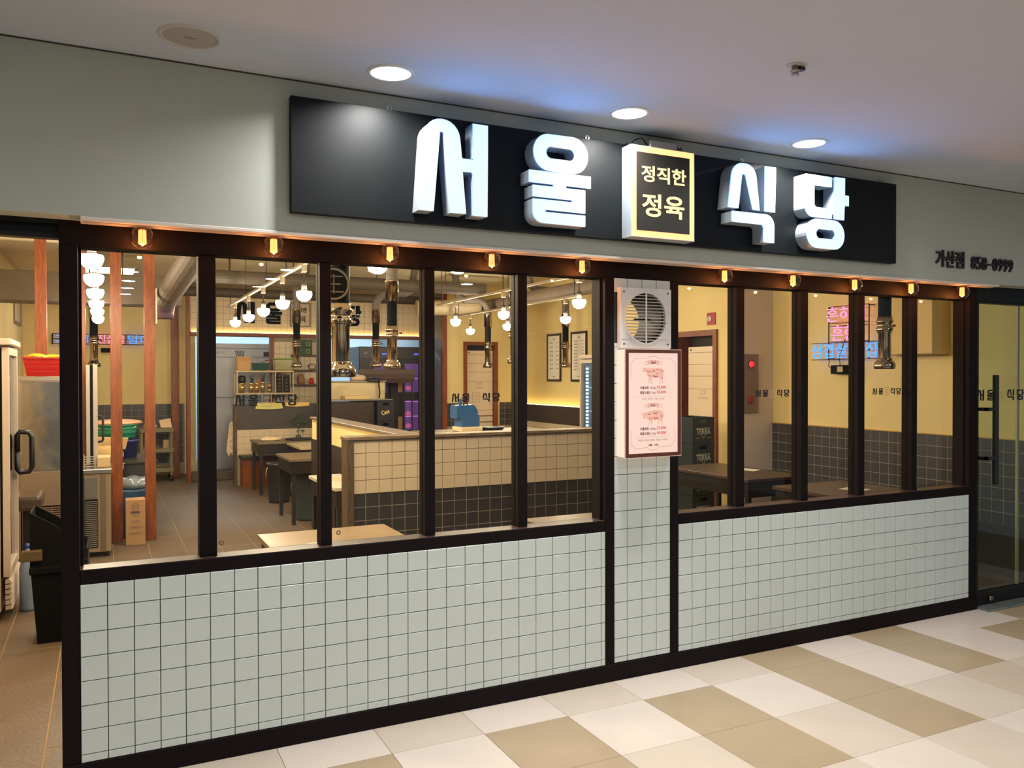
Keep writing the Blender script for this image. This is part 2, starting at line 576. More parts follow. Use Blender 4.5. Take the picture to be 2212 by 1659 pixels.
XP, YP = 0.4485, 0.47
rows = [(0.0, -0.295)] + [(-0.295 - YP * i, -0.295 - YP * (i + 1)) for i in range(9)]
for ri, (ya, yb) in enumerate(rows):
    for k in range(-4, 14):
        xa = 0.777 + XP * k; xb = xa + XP
        even = k % 2 == 0
        if ri == 0: m = (FT if k in (6, 8, 11) else FW if even or k in (7, 9) else FB)
        elif ri in (1, 2): m = (FT if even and not (ri == 2 and k >= 8) else FG if even else FW if ri == 1 else FB)
        elif ri in (3, 4): m = FB if even else FW
        else: m = FT if (even and (ri // 2) % 2) else FB
        piece('floor_tile', slab_mesh('floor_tile', XP - 0.002, ya - yb - 0.002, 0.006, m, 0.0006), floor, ((xa + xb) / 2, (ya + yb) / 2, 0.0))

# ---- restaurant floor
sfloor = ob('floor', MB().box(-1.1, 6.9, 0.12, 13.0, -0.05, -0.0012), mat('shop_floor_joint', (150, 122, 82), 0.7), label='speckled brown-grey tiled floor inside the restaurant', cat='floor', kind='structure')
SF = mat('speckled_floor_tile', (98, 82, 66), 0.5, vary=0.34, scale=60, bump=0.02)
rest = MB()
for i in range(26):
    for j in range(21):
        xa = -1.10 + 0.315 * i; xb = min(xa + 0.315, 6.88); ya = 0.13 + 0.63 * j - (0.31 if i % 2 else 0); yb = min(ya + 0.63, 12.9)
        ya = max(ya, 0.13); xa = max(xa, -1.095)
        if xb - xa < .03 or yb - ya < .03: continue
        if i < 12: piece('floor_tile', slab_mesh('shop_tile', xb - xa - 0.006, yb - ya - 0.006, 0.006, SF, 0.001), sfloor, ((xa + xb) / 2, (ya + yb) / 2, 0))
        else: rest.box(xa + .003, xb - .003, ya + .003, yb - .003, -0.006, 0.0)
ob('far_floor_tiles', rest, SF, sfloor, kind='stuff')
# doorway strip where the two floors meet, left
ob('trim_3', MB().box(-1.1, -0.067, -0.012, 0.13, -0.03, 0.001), SF, label='flat speckled threshold strip in the open left doorway', cat='threshold', kind='structure')

# ---- ceilings
ob('ceiling', MB().box(-4, 8.5, -12, -0.122, CEIL, CEIL + 0.06), CEILP, label='smooth off-white mall ceiling in front of the shop sign', cat='ceiling', kind='structure')
ob('ceiling', MB().box(-1.2, 7.0, 0.1, 13.1, 3.22, 3.3), CREAMC, label='cream painted ceiling above the restaurant ducts', cat='ceiling', kind='structure')

# ---- fascia
fas = ob('wall_fascia', MB().box(-4, 8.5, -0.12, 0.0, 2.304, CEIL - 0.006), PAINT, label='plain off-white fascia wall around the dark shop sign', cat='wall', kind='structure')
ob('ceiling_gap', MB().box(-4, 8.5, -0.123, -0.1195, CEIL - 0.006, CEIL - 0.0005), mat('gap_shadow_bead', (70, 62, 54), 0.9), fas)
ob('wall_fascia', MB().box(-4, 8.5, 0.0, 0.115, 2.32, 3.22), PAINT, label='backing wall hidden behind the fascia', cat='wall', kind='structure')

# ---- tiled wall panels under the windows
def tile_field(parent, x0, x1, zs, xs, y, m, t=0.008, name='tile', fr='front', jitter=0.0004, gap=0.0032):
    """tiles between successive grid lines xs x zs on the plane y (front) or x (right wall)."""
    n = 0
    for i in range(len(xs) - 1):
        for j in range(len(zs) - 1):
            a, b, c, d = xs[i], xs[i + 1], zs[j], zs[j + 1]
            if abs(b - a) < 0.008 or abs(d - c) < 0.008: continue
            mm = m(i, j) if callable(m) else m
            me = slab_mesh('tile', abs(b - a) - gap, abs(d - c) - gap, t, mm, min(0.0016, t * .4))
            jt = random.uniform(-jitter, jitter)
            if fr == 'front':
                piece(name, me, parent, ((a + b) / 2, y - t + jt, (c + d) / 2), (math.pi / 2, 0, 0))
            else:
                piece(name, me, parent, (y - t + jt, (a + b) / 2, (c + d) / 2), (math.pi / 2, 0, -math.pi / 2))
            n += 1
    return n

zl = [0.094] + [0.1276 + 0.1 * i for i in range(7)] + [0.8235]
wl = ob('wall_front', MB().box(-0.003, 2.53, 0.0, 0.13, 0.09, 0.825), GROUT_D, label='white square tile panel under the left five-pane window', cat='wall', kind='structure')
tile_field(wl, 0, 0, zl, [0.0] + [0.1 * i for i in range(1, 26)] + [2.527], 0.0, TILE_W)
wr = ob('wall_front', MB().box(3.017, 5.572, 0.0, 0.13, 0.09, 0.825), GROUT_D, label='white square tile panel under the right-hand window', cat='wall', kind='structure')
tile_field(wr, 0, 0, zl, [3.021] + [3.118 + 0.1 * i for i in range(25)] + [5.569], 0.0, TILE_W)
# pillar with a round hole for the fan
pl = MB()
pl.box(2.583, 2.964, 0.0, 0.13, 0.09, 1.82)
pl.box(2.583, 2.64, 0.0, 0.13, 1.82, 2.205); pl.box(2.90, 2.964, 0.0, 0.13, 1.82, 2.205)
pl.box(2.64, 2.90, 0.0, 0.13, 1.82, 1.85); pl.box(2.64, 2.90, 0.0, 0.13, 2.12, 2.205)
wp = ob('wall_pillar', pl, GROUT_D, label='narrow white tiled pillar between the two windows', cat='wall', kind='structure')
zp = [0.097] + [0.1276 + 0.1 * i for i in range(18)] 
tile_field(wp, 0, 0, zp, [2.586, 2.670, 2.768, 2.866, 2.961], 0.0, TILE_W)
tile_field(wp, 0, 0, [1.8276, 1.85], [2.586, 2.670, 2.768, 2.866, 2.961], 0.0, TILE_W)
tile_field(wp, 0, 0, [2.125, 2.204], [2.586, 2.670, 2.768, 2.866, 2.961], 0.0, TILE_W)

# ---- dark frame members of the facade
ob('trim_1', MB().box(-0.067, 5.657, -0.014, 0.115, 0.0, 0.094, 0.003), FRAME, label='black plinth running along the foot of the tiled front', cat='plinth', kind='structure')
ob('trim_2', MB().box(-0.067, 5.66, 0.0, 0.115, 2.20, 2.304, 0.002), FRAME, label='dark header beam above both windows behind the amber bulbs', cat='beam', kind='structure')

def window(name, x0, x1, mull, label, posts, zt=2.20):
    w = ob(name, MB().box(x0, x1, -0.006, 0.115, 0.8235, 0.882, 0.003), FRAME, label=label, cat='window', kind='structure')
    for a, b in posts:
        ob('frame_post', MB().box(a, b, -0.006, 0.115, 0.094, zt + 0.003, 0.002), FRAME, w)
    ob('window_sill', MB().box(x0, x1, -0.003, 0.099, 0.8805, 0.8832), mat('dusty_lit_sill', (54, 37, 33), 0.45), w)  # lighter brown for dust and the light caught on the ledge, both in colour
    edges = [x0]
    for a, b in mull:
        b_ = MB()
        b_.box(a, b, 0.03, 0.066, 0.8825, zt - .0005, 0.002)
        b_.box(a + 0.004, b - 0.004, 0.066, 0.074, 0.8825, zt - .0005)
        b_.box(a, b, 0.074, 0.112, 0.8825, zt - .0005, 0.002)
        ob('mullion', b_, FRAME, w)
        edges += [a, b]
    edges.append(x1)
    # stops at both ends and along the head
    st = MB()
    st.box(x0, x0 + 0.012, 0.075, 0.112, 0.8825, zt); st.box(x1 - 0.012, x1, 0.03, 0.112, 0.8825, zt)
    ob('glazing_bead', st, FRAME, w)
    panes = []
    for i in range(0, len(edges), 2):
        p = ob('pane', MB().box(edges[i] - 0.003, edges[i + 1] + 0.003, 0.100, 0.108, 0.886, zt + 0.004), PANE, w)
        panes.append(p)
    return w, panes

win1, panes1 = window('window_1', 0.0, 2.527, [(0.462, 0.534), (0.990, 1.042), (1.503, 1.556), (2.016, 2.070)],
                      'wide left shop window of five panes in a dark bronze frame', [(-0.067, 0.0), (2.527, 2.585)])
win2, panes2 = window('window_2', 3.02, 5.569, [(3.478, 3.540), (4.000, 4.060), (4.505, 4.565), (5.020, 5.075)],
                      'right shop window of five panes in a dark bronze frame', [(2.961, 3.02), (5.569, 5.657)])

# ---- interior walls
def wall(name, b, m, label):
    return ob(name, b, m, label=label, cat='wall', kind='structure')
wall('wall_left', MB().box(-1.15, -1.05, 0.1, 11.4, 0, 3.22), YELLOW, 'plain yellow side wall inside the left doorway')
RW = MB()
RW.box(6.8, 6.9, 0.1, 4.10, 0, 3.22); RW.box(6.8, 6.9, 4.90, 9.3, 0, 3.22); RW.box(6.8, 6.9, 4.10, 4.90, 2.20, 3.22)
rwall = wall('wall_right', RW, YELLOW, 'long yellow right wall with a dark tiled dado')
zz = [0.42 + 0.1016 * i for i in range(8)]
ob('dado_backing', MB().box(6.786, 6.80, 0.1, 3.17, 0, 1.135), GROUT_L, rwall)
tile_field(rwall, 0, 0, zz, [0.12 + 0.1016 * i for i in range(31)], 6.786, TILE_D, fr='right', gap=0.005, t=0.0015)
ob('dado_lower_skin', MB().box(6.778, 6.788, 0.1, 3.17, 0, 0.42), TILE_D, rwall)
ob('dado_edge', MB().box(6.772, 6.80, 0.1, 3.17, 1.135, 1.142), mat('gold_edge_trim', (214, 168, 92), 0.35, 0.6), rwall)
ob('bench_back', MB().box(6.70, 6.80, 6.3, 9.2, 0.88, 1.17, 0.01), mat('brown_bench_vinyl', (58, 46, 36), 0.55), rwall)
ob('led_strip', MB().box(6.73, 6.745, 6.3, 9.19, 1.171, 1.18), emit('warm_led', (255, 214, 128), LED), rwall)
ob('picture_rail', MB().box(6.78, 6.80, 6.3, 9.2, 2.40, 2.412), mat('cream_rail', (240, 220, 170), 0.5), rwall)
b = MB().box(6.72, 6.80, 6.3, 9.2, 0.3, 0.88)
ob('bench_tile_backing', b, GROUT_L, rwall)
tile_field(rwall, 0, 0, [0.48, 0.58, 0.68, 0.78, 0.878], [6.35 + 0.1 * i for i in range(28)], 6.72, TILE_I, fr='right')
# structural column on the right wall
ob('wall_column', MB().box(6.30, 6.80, 3.17, 3.33, 0, 3.22), mat('white_column_paint', (222, 206, 196), 0.7), label='plain white column against the right wall holding the fire hose cabinet', cat='column', kind='structure')
# back wall, right
wb = wall('wall_back', MB().box(5.25, 5.60, 9.2, 9.3, 0, 3.22).box(6.22, 6.80, 9.2, 9.3, 0, 3.22).box(5.60, 6.22, 9.2, 9.3, 2.22, 3.22), YELLOW, 'yellow back wall with the framed pale folding door')
for a, c in ((5.28, 5.60), (6.28, 6.80)):
    ob('dado_backing', MB().box(a, c, 9.19, 9.2, 0, 1.205), GROUT_L, wb)
    n = int((c - a) / 0.1)
    tile_field(wb, 0, 0, [0.8 + 0.1 * i for i in range(5)], [a + 0.1 * i for i in range(n + 1)] + [c], 9.19, TILE_D, gap=0.005, t=0.0015)
# alcove back wall, left
wa = wall('wall_alcove', MB().box(-1.05, 1.5, 11.3, 11.4, 0, 3.22), YELLOW, 'yellow alcove wall behind the timber posts, dark tiles at its foot')
ob('dado_backing', MB().box(-1.05, 1.32, 11.285, 11.3, 0, 1.20), GROUT_L, wa)
tile_field(wa, 0, 0, [0.2 + 0.1 * i for i in range(11)], [-1.0 + 0.1 * i for i in range(24)], 11.285, TILE_D, gap=0.005, t=0.0015)
# kitchen front wall carrying the painted name
KX0, KX1 = 1.30, 5.25
ks = wall('wall_kitchen_front', MB().box(KX0, KX1, 10.0, 10.1, 2.34, 3.22).box(2.57, 3.32, 10.0, 10.1, 0, 2.34), GROUT_L, 'cream tiled kitchen front wall carrying the painted restaurant name')
tile_field(ks, 0, 0, [2.37 + 0.1 * i for i in range(8)], [KX0 + 0.1 * i for i in range(40)], 10.0, TILE_I)
tile_field(ks, 0, 0, [1.13 + 0.1 * i for i in range(12)], [2.575 + 0.1 * i for i in range(8)] + [3.318], 10.0, TILE_I)
ob('head_trim', MB().box(KX0, KX1, 9.93, 10.1, 2.30, 2.36, 0.003), ORANGEX, ks)
ob('led_strip', MB().box(KX0 + .02, KX1 - .02, 9.955, 9.97, 2.361, 2.368), emit('warm_led', (255, 214, 128), LED), ks)
for a, c in ((1.245, 1.30), (2.52, 2.575), (3.30, 3.35)):
    ob('trim_post', MB().box(a, c, 9.95, 10.1, 0, 2.30 if a > 1.3 else 3.2, 0.003), ORANGE, ks)
ob('trim_post', MB().box(5.20, 5.28, 9.14, 9.24, 0, 3.2, 0.003), ORANGE, ks)
wall('wall_kitchen_back', MB().box(1.2, 6.8, 12.9, 13.0, 0, 3.22), mat('kitchen_blue_tile', (190, 208, 222), 0.3, vary=0.03), 'pale blue tiled wall at the back of the kitchen')
wall('wall_kitchen_side', MB().box(1.4, 1.5, 11.4, 12.9, 0, 3.22), mat('kitchen_side_paint', (196, 200, 200), 0.5), 'plain grey side wall of the kitchen')
wall('wall_kitchen_end', MB().box(5.28, 5.38, 9.3, 12.9, 0, 3.22), mat('kitchen_end_paint', (110, 116, 124), 0.5), 'plain grey end wall of the kitchen behind the black cabinets')
ob('trim_4', MB().box(1.30, 2.57, 10.1, 10.4, 0, 0.13, 0.006), mat('kitchen_step', (96, 84, 70), 0.6), label='low brown step at the kitchen doorway', cat='step', kind='structure')

# the restaurant name in black letters on the kitchen front wall
kn = thing('wall_name', (3.0, 9.98, 2.5), 'large black painted restaurant name on the cream tiled kitchen wall', 'lettering')
kw = 2.05
for i, (s0, s1) in enumerate([(0.0, 0.142), (0.22, 0.352), (0.63, 0.77), (0.862, 1.0)]):
    pts, ring, a, c = LOGO[i]
    f = lambda p: (1.99 + (s0 + (p[0] - a) / (c - a) * (s1 - s0)) * kw, 2.515 + (p[1] - 2.414) / 0.436 * 0.35)
    lm = MB()
    for p in pts: lm.prism([f(v) for v in p], (0, 0, 0), X, Z, -Y, -9.991, -9.975)
    if ring: lm.ring([f(v) for v in ring[0]], [f(v) for v in ring[1]], (0, 0, 0), X, Z, -Y, -9.991, -9.975)
    ob('character', lm, BLACKM, kn)
ob('box_outline', MB().ring([(2.84, 2.48), (3.18, 2.48), (3.18, 2.88), (2.84, 2.88)], [(2.86, 2.50), (3.16, 2.50), (3.16, 2.86), (2.86, 2.86)], (0, 0, 0), X, Z, -Y, -9.991, -9.975), mat('grey_outline', (120, 110, 92), 0.5), kn)
b = MB(); text(b, '정직한', (0, 0, 0), FRONT, (2.90, 3.12, 2.72, 2.80), 0.008, 0.01, -9.991)
ob('small_lettering', b, BLACKM, kn)
b = MB(); text(b, '정육', (0, 0, 0), FRONT, (2.92, 3.10, 2.56, 2.66), 0.008, 0.01, -9.991)
ob('small_lettering', b, BLACKM, kn)

# ---- tiled partition in the middle of the room
pt = wall('wall_partition', MB().box(1.74, 4.6, 2.178, 2.30, 0, 1.195).box(2.14, 2.29, 2.30, 5.3, 0.0, 1.195), YELLOW, 'low L-shaped partition, cream tiles over dark tiles, oak cap')
ob('tile_backing', MB().box(1.73, 4.6, 2.170, 2.18, 0.0, 0.797), GROUT_L, pt)
ob('tile_backing', MB().box(1.73, 4.6, 2.170, 2.18, 0.797, 1.195), GROUT_D, pt)
tile_field(pt, 0, 0, [0.297, 0.397, 0.497, 0.597, 0.697, 0.797], [1.735] + [1.828 + 0.1015 * i for i in range(28)], 2.17, TILE_D, gap=0.005, t=0.0015)
tile_field(pt, 0, 0, [0.797, 0.897, 0.997, 1.097, 1.193], [1.735] + [1.828 + 0.1015 * i for i in range(28)], 2.17, TILE_I)
ob('corner_post', MB().box(1.68, 1.733, 2.14, 2.30, 0, 1.196, 0.004), OLDWOOD, pt)
cp = MB().box(1.675, 4.6, 2.135, 2.31, 1.1955, 1.222, 0.004)
ob('wood_cap', cp, OLDWOODX, pt)
ob('wood_cap', MB().box(2.12, 2.31, 2.31, 5.32, 1.1955, 1.222, 0.004), mat('weathered_cap_side', (118, 104, 92), 0.45, vary=0.15, scale=20, stretch=(6, 0.5, 1)), pt)
ob('dark_dado', MB().box(2.128, 2.14, 2.31, 5.3, 0, 0.98), mat('dark_brown_vinyl', (48, 38, 30), 0.5), pt)

# ---- half wall before the kitchen
hw = wall('wall_half', MB().box(1.90, 3.9, 9.30, 9.42, 0, 1.235), mat('dark_grey_panel', (66, 60, 56), 0.45, vary=0.05), 'waist-high grey wall with a band of cream tiles before the kitchen')
tile_field(hw, 0, 0, [0.44, 0.54, 0.64, 0.74, 0.845], [1.90 + 0.1 * i for i in range(20)], 9.30, TILE_I)
ob('grout_panel', MB().box(1.90, 3.9, 9.294, 9.30, 0.0, 0.846), GROUT_L, hw)
ob('end_cap', MB().box(1.86, 1.90, 9.28, 9.44, 0, 1.24, 0.003), OLDWOOD, hw)
bench = thing('bench', (2.4, 9.15, 0), 'brown timber bench along the cream tile band of the half wall', 'bench')
ob('seat', MB().box(1.92, 3.18, 9.0, 9.29, 0.42, 0.47, 0.01), mat('dark_seat_pad', (58, 46, 38), 0.5), bench)
ob('base', MB().box(1.94, 3.17, 9.04, 9.29, 0, 0.42), ORANGEX, bench)

# ---- right glass door
d1 = thing('door_1', (6.2, 0.03, 0), 'tall black framed glass door at the right end of the front', 'door', kind='structure')
db = MB()
db.box(5.66, 7.2, 0.0, 0.10, 2.20, 2.304, 0.002)
ob('door_head', db, BLACKF, d1)
ob('door_stile', MB().box(5.66, 5.700, 0.01, 0.07, 0.01, 2.20, 0.003), BLACKF, d1)
ob('door_stile', MB().box(6.83, 6.87, 0.01, 0.07, 0.01, 2.20, 0.003), BLACKF, d1)
ob('door_rail', MB().box(5.70, 6.83, 0.01, 0.07, 0.012, 0.105, 0.003), BLACKF, d1)
ob('door_rail', MB().box(5.70, 6.83, 0.01, 0.07, 2.185, 2.20), BLACKF, d1)
dpane = ob('pane', MB().box(5.70, 6.83, 0.034, 0.044, 0.105, 2.186), DOORGLASS, d1)
ob('edge_strip', MB().box(6.20, 6.222, 0.045, 0.06, 0.105, 2.186), mat('clear_edge_seal', (196, 176, 140), 0.3), d1)
hd = MB().box(5.795, 5.832, -0.055, -0.025, 0.885, 1.67, 0.004)
hd.box(5.70, 5.80, -0.05, -0.03, 1.425 - .012, 1.425 + .012); hd.box(5.70, 5.80, -0.05, -0.03, 1.075 - .012, 1.075 + .012)
hd.box(5.70, 5.72, -0.05, 0.012, 1.413, 1.437); hd.box(5.70, 5.72, -0.05, 0.012, 1.063, 1.087)
ob('handle', hd, BLACK, d1, label='long black vertical pull bar')
ob('lock_knob', MB().lathe([(0.0, -0.028), (0.014, -0.026), (0.02, -0.016), (0.02, 0.0)], (5.825, 0.01, 0.055), 16, 'Y'), CHROME, d1)
ob('trim_5', MB().box(5.66, 7.4, -0.10, 0.10, 0.0, 0.012, 0.003), mat('worn_threshold', (132, 142, 138), 0.35, 0.5, vary=0.2, scale=12), label='scuffed metal threshold plate below the glass door', cat='threshold', kind='structure')
# ---- left open doorway
d2 = thing('door_2', (-0.6, 0.05, 0), 'black frame of the open doorway at the left edge', 'door', kind='structure')
ob('door_head', MB().box(-1.10, -0.067, 0.055, 0.12, 2.236, 2.32, 0.002), BLACKF, d2)
ob('head_fill', MB().box(-1.10, -0.067, 0.0, 0.055, 2.288, 2.304), BLACKF, d2)
ob('door_jamb', MB().box(-1.15, -1.05, 0.0, 0.115, 0, 2.304), BLACKF, d2)

# ================================================================== SIGN
RETURN = mat('white_letter_return', (150, 160, 168), 0.5)
def letter_face_mat():
    return emit('white_lit_acrylic', (0.76, 2.6, 6.6), 1.0, linear=True)
LFACE = letter_face_mat()
sign = thing('shop_sign', (2.72, -0.14, 2.38), 'long black sign board with four glowing white letters on the fascia', 'sign')
ob('board', MB().box(0.822, 4.617, -0.165, -0.125, 2.381, 2.884, 0.002), mat('black_sign_board', (6, 10, 12), 0.5, spec=0.22, vary=0.1, scale=6), sign)
for px_ in (0.9, 2.0, 3.2, 4.5): ob('bracket', MB().box(px_, px_ + .05, -0.13, -0.119, 2.45, 2.8), BLACKM, sign)
for pts, ring, a, c in LOGO:
    lt = MB(); fc = MB(); rim = MB()
    for p in pts:
        lt.prism(p, (0, 0, 0), X, Z, -Y, 0.165, 0.252, cap=(False, False))
        fc.prism(p, (0, 0, 0), X, Z, -Y, 0.249, 0.2535, cap=(True, True))
        rim.ribbon(p, 0.0032, (0, 0, 0), X, Z, -Y, 0.2538, th=0.001)
    if ring:
        lt.ring(ring[0], ring[1], (0, 0, 0), X, Z, -Y, 0.165, 0.252, cap=(False, False))
        fc.ring(ring[0], ring[1], (0, 0, 0), X, Z, -Y, 0.249, 0.2535)
        for q in ring: rim.ribbon(q, 0.0032, (0, 0, 0), X, Z, -Y, 0.2538, th=0.001)
    L = ob('letter', lt, RETURN, sign)
    ob('letter_face', fc, LFACE, L)
    ob('letter_rim', rim, mat('letter_rim_trim', (196, 206, 222), 0.4), L)
for ex in (1.27, 2.33, 3.36, 4.5):
    ob('hanging_eye', MB().ring(circle(ex, 2.896, 0.013, 14), circle(ex, 2.896, 0.006, 14), (0, 0, 0), X, Z, -Y, 0.14, 0.146), STEEL, sign)

# square light box in the middle of the sign
BX0, BX1, BZ0, BZ1 = 2.526, 2.934, 2.388, 2.862
lb = thing('sign_light_box', (2.73, -0.2, BZ0), 'small upright yellow-rimmed light box mounted mid-sign', 'sign')
ob('housing', MB().ring([(BX0, BZ0), (BX1, BZ0), (BX1, BZ1), (BX0, BZ1)], [(BX0 + .003, BZ0 + .003), (BX1 - .003, BZ0 + .003), (BX1 - .003, BZ1 - .003), (BX0 + .003, BZ1 - .003)], (0, 0, 0), X, Z, -Y, 0.1685, 0.253), RETURN, lb)
ob('glow_panel', MB().box(BX0 + .003, BX1 - .003, -0.252, -0.244, BZ0 + .003, BZ1 - .003), emit('warm_lit_acrylic', (2.4, 0.92, 0.34), 1.0, linear=True), lb)
ob('black_panel', MB().box(2.560, 2.900, -0.2555, -0.252, 2.423, 2.827), mat('black_vinyl_panel', (26, 22, 16), 0.55), lb)
LWARM = emit('warm_lit_letters', (1.5, 1.05, 0.45), 1.0, linear=True)
tx = MB()
text(tx, '정직한', (0, 0, 0), FRONT, (2.588, 2.876, 2.676, 2.762), 0.0015, 0.022, 0.2552)
ob('lettering', tx, LWARM, lb)
tx = MB()
text(tx, '정육', (0, 0, 0), FRONT, (2.592, 2.864, 2.497, 2.618), 0.0015, 0.022, 0.2552)
ob('lettering', tx, LWARM, lb)
ad = thing('transformer_box', (2.75, -0.19, BZ1), 'small grey transformer box lying on top of the sign light box', 'transformer')
ob('case', MB().box(2.665, 2.842, -0.225, -0.170, BZ1 + .001, BZ1 + 0.045, 0.003), mat('aluminium_case', (170, 166, 158), 0.4, 0.5), ad)
cd = MB()
cd.tube([(2.665, -0.2, 2.885), (2.63, -0.2, 2.92), (2.59, -0.19, 2.905), (2.565, -0.18, 2.875), (2.55, -0.18, 2.885), (2.537, -0.17, 2.875)], 0.003, 6)
ob('cord', cd, BLACKM, ad)
cd = MB()
cd.tube([(2.842, -0.2, 2.885), (2.855, -0.2, 2.90), (2.87, -0.2, 2.885), (2.885, -0.2, 2.895), (2.9, -0.19, 2.875), (2.92, -0.18, 2.885), (2.928, -0.17, 2.87)], 0.003, 6)
ob('cord', cd, BLACKM, ad)
# branch name and number on the fascia
fl = thing('wall_lettering', (5.45, -0.127, 2.39), 'raised dark characters and phone number on the pale fascia at right', 'lettering')
LET = mat('dark_cut_letters', (42, 32, 34), 0.4)
for i, ch in enumerate('가산점'):
    c_ = MB(); text(c_, ch, (0, 0, 0), FRONT, (5.048 + .097 * i, 5.048 + .097 * i + .09, 2.392, 2.505), 0.014, 0.02, 0.12)
    ob('character', c_, LET, fl)
for i, ch in enumerate('858-0999'):
    x0 = 5.41 + .0575 * i
    z0, z1 = (2.43, 2.44) if ch == '-' else (2.395, 2.482)
    c_ = MB(); text(c_, ch, (0, 0, 0), FRONT, (x0, x0 + (.052 if ch == '-' else .048), z0, z1), 0.014, 0.012, 0.12)
    ob('character', c_, LET, fl)

# ---- lamp rail and bulbs
rail = thing('lamp_rail', (2.9, -0.07, 2.285), 'long thin white lamp rail under the fascia lit orange', 'rail')
ob('channel', MB().box(0.012, 5.72, -0.126, -0.028, 2.287, 2.303, 0.003), mat('white_rail', (226, 216, 204), 0.5), rail)
ob('groove_strip', MB().box(0.03, 5.70, -0.10, -0.05, 2.284, 2.287), mat('rail_groove', (200, 188, 176), 0.5), rail)
bulb = thing('globe_bulb', (0.0, 0.0, 0.0), '', 'bulb', 'amber bulbs under the fascia')
ob('socket', MB().lathe([(0.0, 0.0435), (0.021, 0.0435), (0.021, 0.034), (0.0, 0.032)], (0, 0, 0), 16), mat('brass_socket', (150, 96, 44), 0.35, 0.8), bulb, local=True)
prof = []
for i in range(15):
    a = math.pi * i / 14 * 0.86
    prof.append((0.0475 * math.sin(a), -0.0475 * math.cos(a)))
ob('glass_globe', MB().lathe(prof, (0, 0, 0), 28, cap=False), AMBER, bulb, local=True)
FIL = emit('glowing_filament', (4.2, 1.05, 0.30), 1.0, linear=True)
FILC = emit('glowing_core', (2.4, 0.72, 0.18), 1.0, linear=True)
fm = MB()
for i in range(6):
    a = math.pi / 3 * i
    fm.tube([(0.011 * math.cos(a), 0.011 * math.sin(a), 0.031), (0.0125 * math.cos(a), 0.0125 * math.sin(a), -0.022)], 0.0036, 8)
fm.lathe([(0.0, -0.031), (0.012, -0.028), (0.017, -0.022), (0.010, -0.019)], (0, 0, 0), 12)
ob('filament', fm, FIL, bulb, local=True)
ob('stem', MB().lathe([(0.0, -0.034), (0.004, -0.034), (0.006, 0.0), (0.010, 0.031)], (0, 0, 0), 10), FILC, bulb, local=True)
ORD = ['first', 'second', 'third', 'fourth', 'fifth', 'sixth', 'seventh', 'eighth', 'ninth', 'tenth', 'eleventh', 'twelfth']
BX = [0.237, 0.762, 1.291, 1.815, 2.336, 3.29, 3.819, 4.342, 4.866, 5.381]
where = ['above the left end of the left window', 'above the first mullion gap of the left window', 'above the middle of the left window', 'under the left half of the sign', 'left of the tiled pillar, under the sign',
         'just right of the tiled pillar', 'under the right half of the sign', 'over the neon sign', 'under the right end of the sign', 'nearest the right glass door']
for i, x in enumerate(BX):
    o = bulb if i == 0 else dup(bulb)
    o.location = (x * (3.7156 / 3.6956) , -0.06, 2.243)
    pl_ = bpy.data.lights.new('bulb_light', 'POINT')
    pl_.energy = BULB_W; pl_.color = (1.0, 0.36, 0.09); pl_.shadow_soft_size = 0.009
    po = bpy.data.objects.new('bulb_light', pl_)
    po.location = (o.location.x, -0.06, 2.243 - 0.039)
    COL.objects.link(po)
    o['label'] = 'amber globe bulb, %s from the left, %s' % (ORD[i], where[i])

# ---- downlights, speaker, sprinkler in the mall ceiling
def downlight(lit=True):
    t = thing('downlight', (0, 0, 0), '', 'downlight', 'round downlights in the mall ceiling')
    ob('trim_ring', MB().lathe([(0.084, 0.002), (0.088, -0.007), (0.101, -0.005), (0.104, 0.0)], (0, 0, 0), 36, cap=False), mat('downlight_ring', (218, 216, 212), 0.35), t, local=True)
    ob('lens', MB().lathe([(0.0, -0.004), (0.086, -0.004), (0.086, -0.0005), (0.0, -0.0005)], (0, 0, 0), 36, cap=False, smooth=False), emit('downlight_lens', (0.92, 1.0, 1.0), 2.6, linear=True), t, local=True)
    return t
dl = downlight()
dlab = ['round lit downlight above the empty left part of the sign', 'round lit downlight above the sign light box', 'round lit downlight above the right end of the sign letters']
for i, (x, y) in enumerate(DOWNLIGHTS + FAR_DOWNLIGHTS):
    o = dl if i == 0 else dup(dl)
    o.location = (x, y, CEIL)
    o['label'] = dlab[i] if i < 3 else 'round lit downlight farther out in the mall ceiling, away from the sign'
    if i >= 3: o['group'] = 'downlights farther out in the mall'
sp = thing('ceiling_speaker', (0.395, -0.41, CEIL), 'round unlit speaker grille in the ceiling left of the downlights', 'speaker')
ob('rim', MB().lathe([(0.098, -0.001), (0.100, -0.008), (0.112, -0.007), (0.116, 0.0)], (0.395, -0.41, CEIL), 40, cap=False), mat('speaker_rim', (200, 194, 186), 0.5), sp)
ob('grille', MB().lathe([(0.0, -0.006), (0.05, -0.0055), (0.098, -0.003)], (0.395, -0.41, CEIL), 40, cap=False), mat('perforated_grille', (172, 166, 158), 0.7, vary=0.2, scale=400), sp)
ob('badge', MB().box(0.375, 0.415, -0.414, -0.404, CEIL - 0.008, CEIL - 0.0055), mat('badge_grey', (150, 144, 138), 0.4), sp)
sk = thing('sprinkler', (2.69, -1.21, CEIL), 'small metal sprinkler head in the bare mall ceiling', 'sprinkler')
c0 = (2.69, -1.21, CEIL)
ob('escutcheon', MB().lathe([(0.035, -0.004), (0.037, 0.0)], c0, 24), mat('worn_white_metal', (196, 188, 182), 0.5), sk)
ob('body', MB().lathe([(0.013, 0.0), (0.013, -0.02), (0.02, -0.022), (0.02, -0.028), (0.012, -0.03), (0.012, -0.036), (0.016, -0.038), (0.016, -0.042), (0.0, -0.044)], c0, 20), mat('sprinkler_metal', (170, 164, 160), 0.35, 0.7), sk)
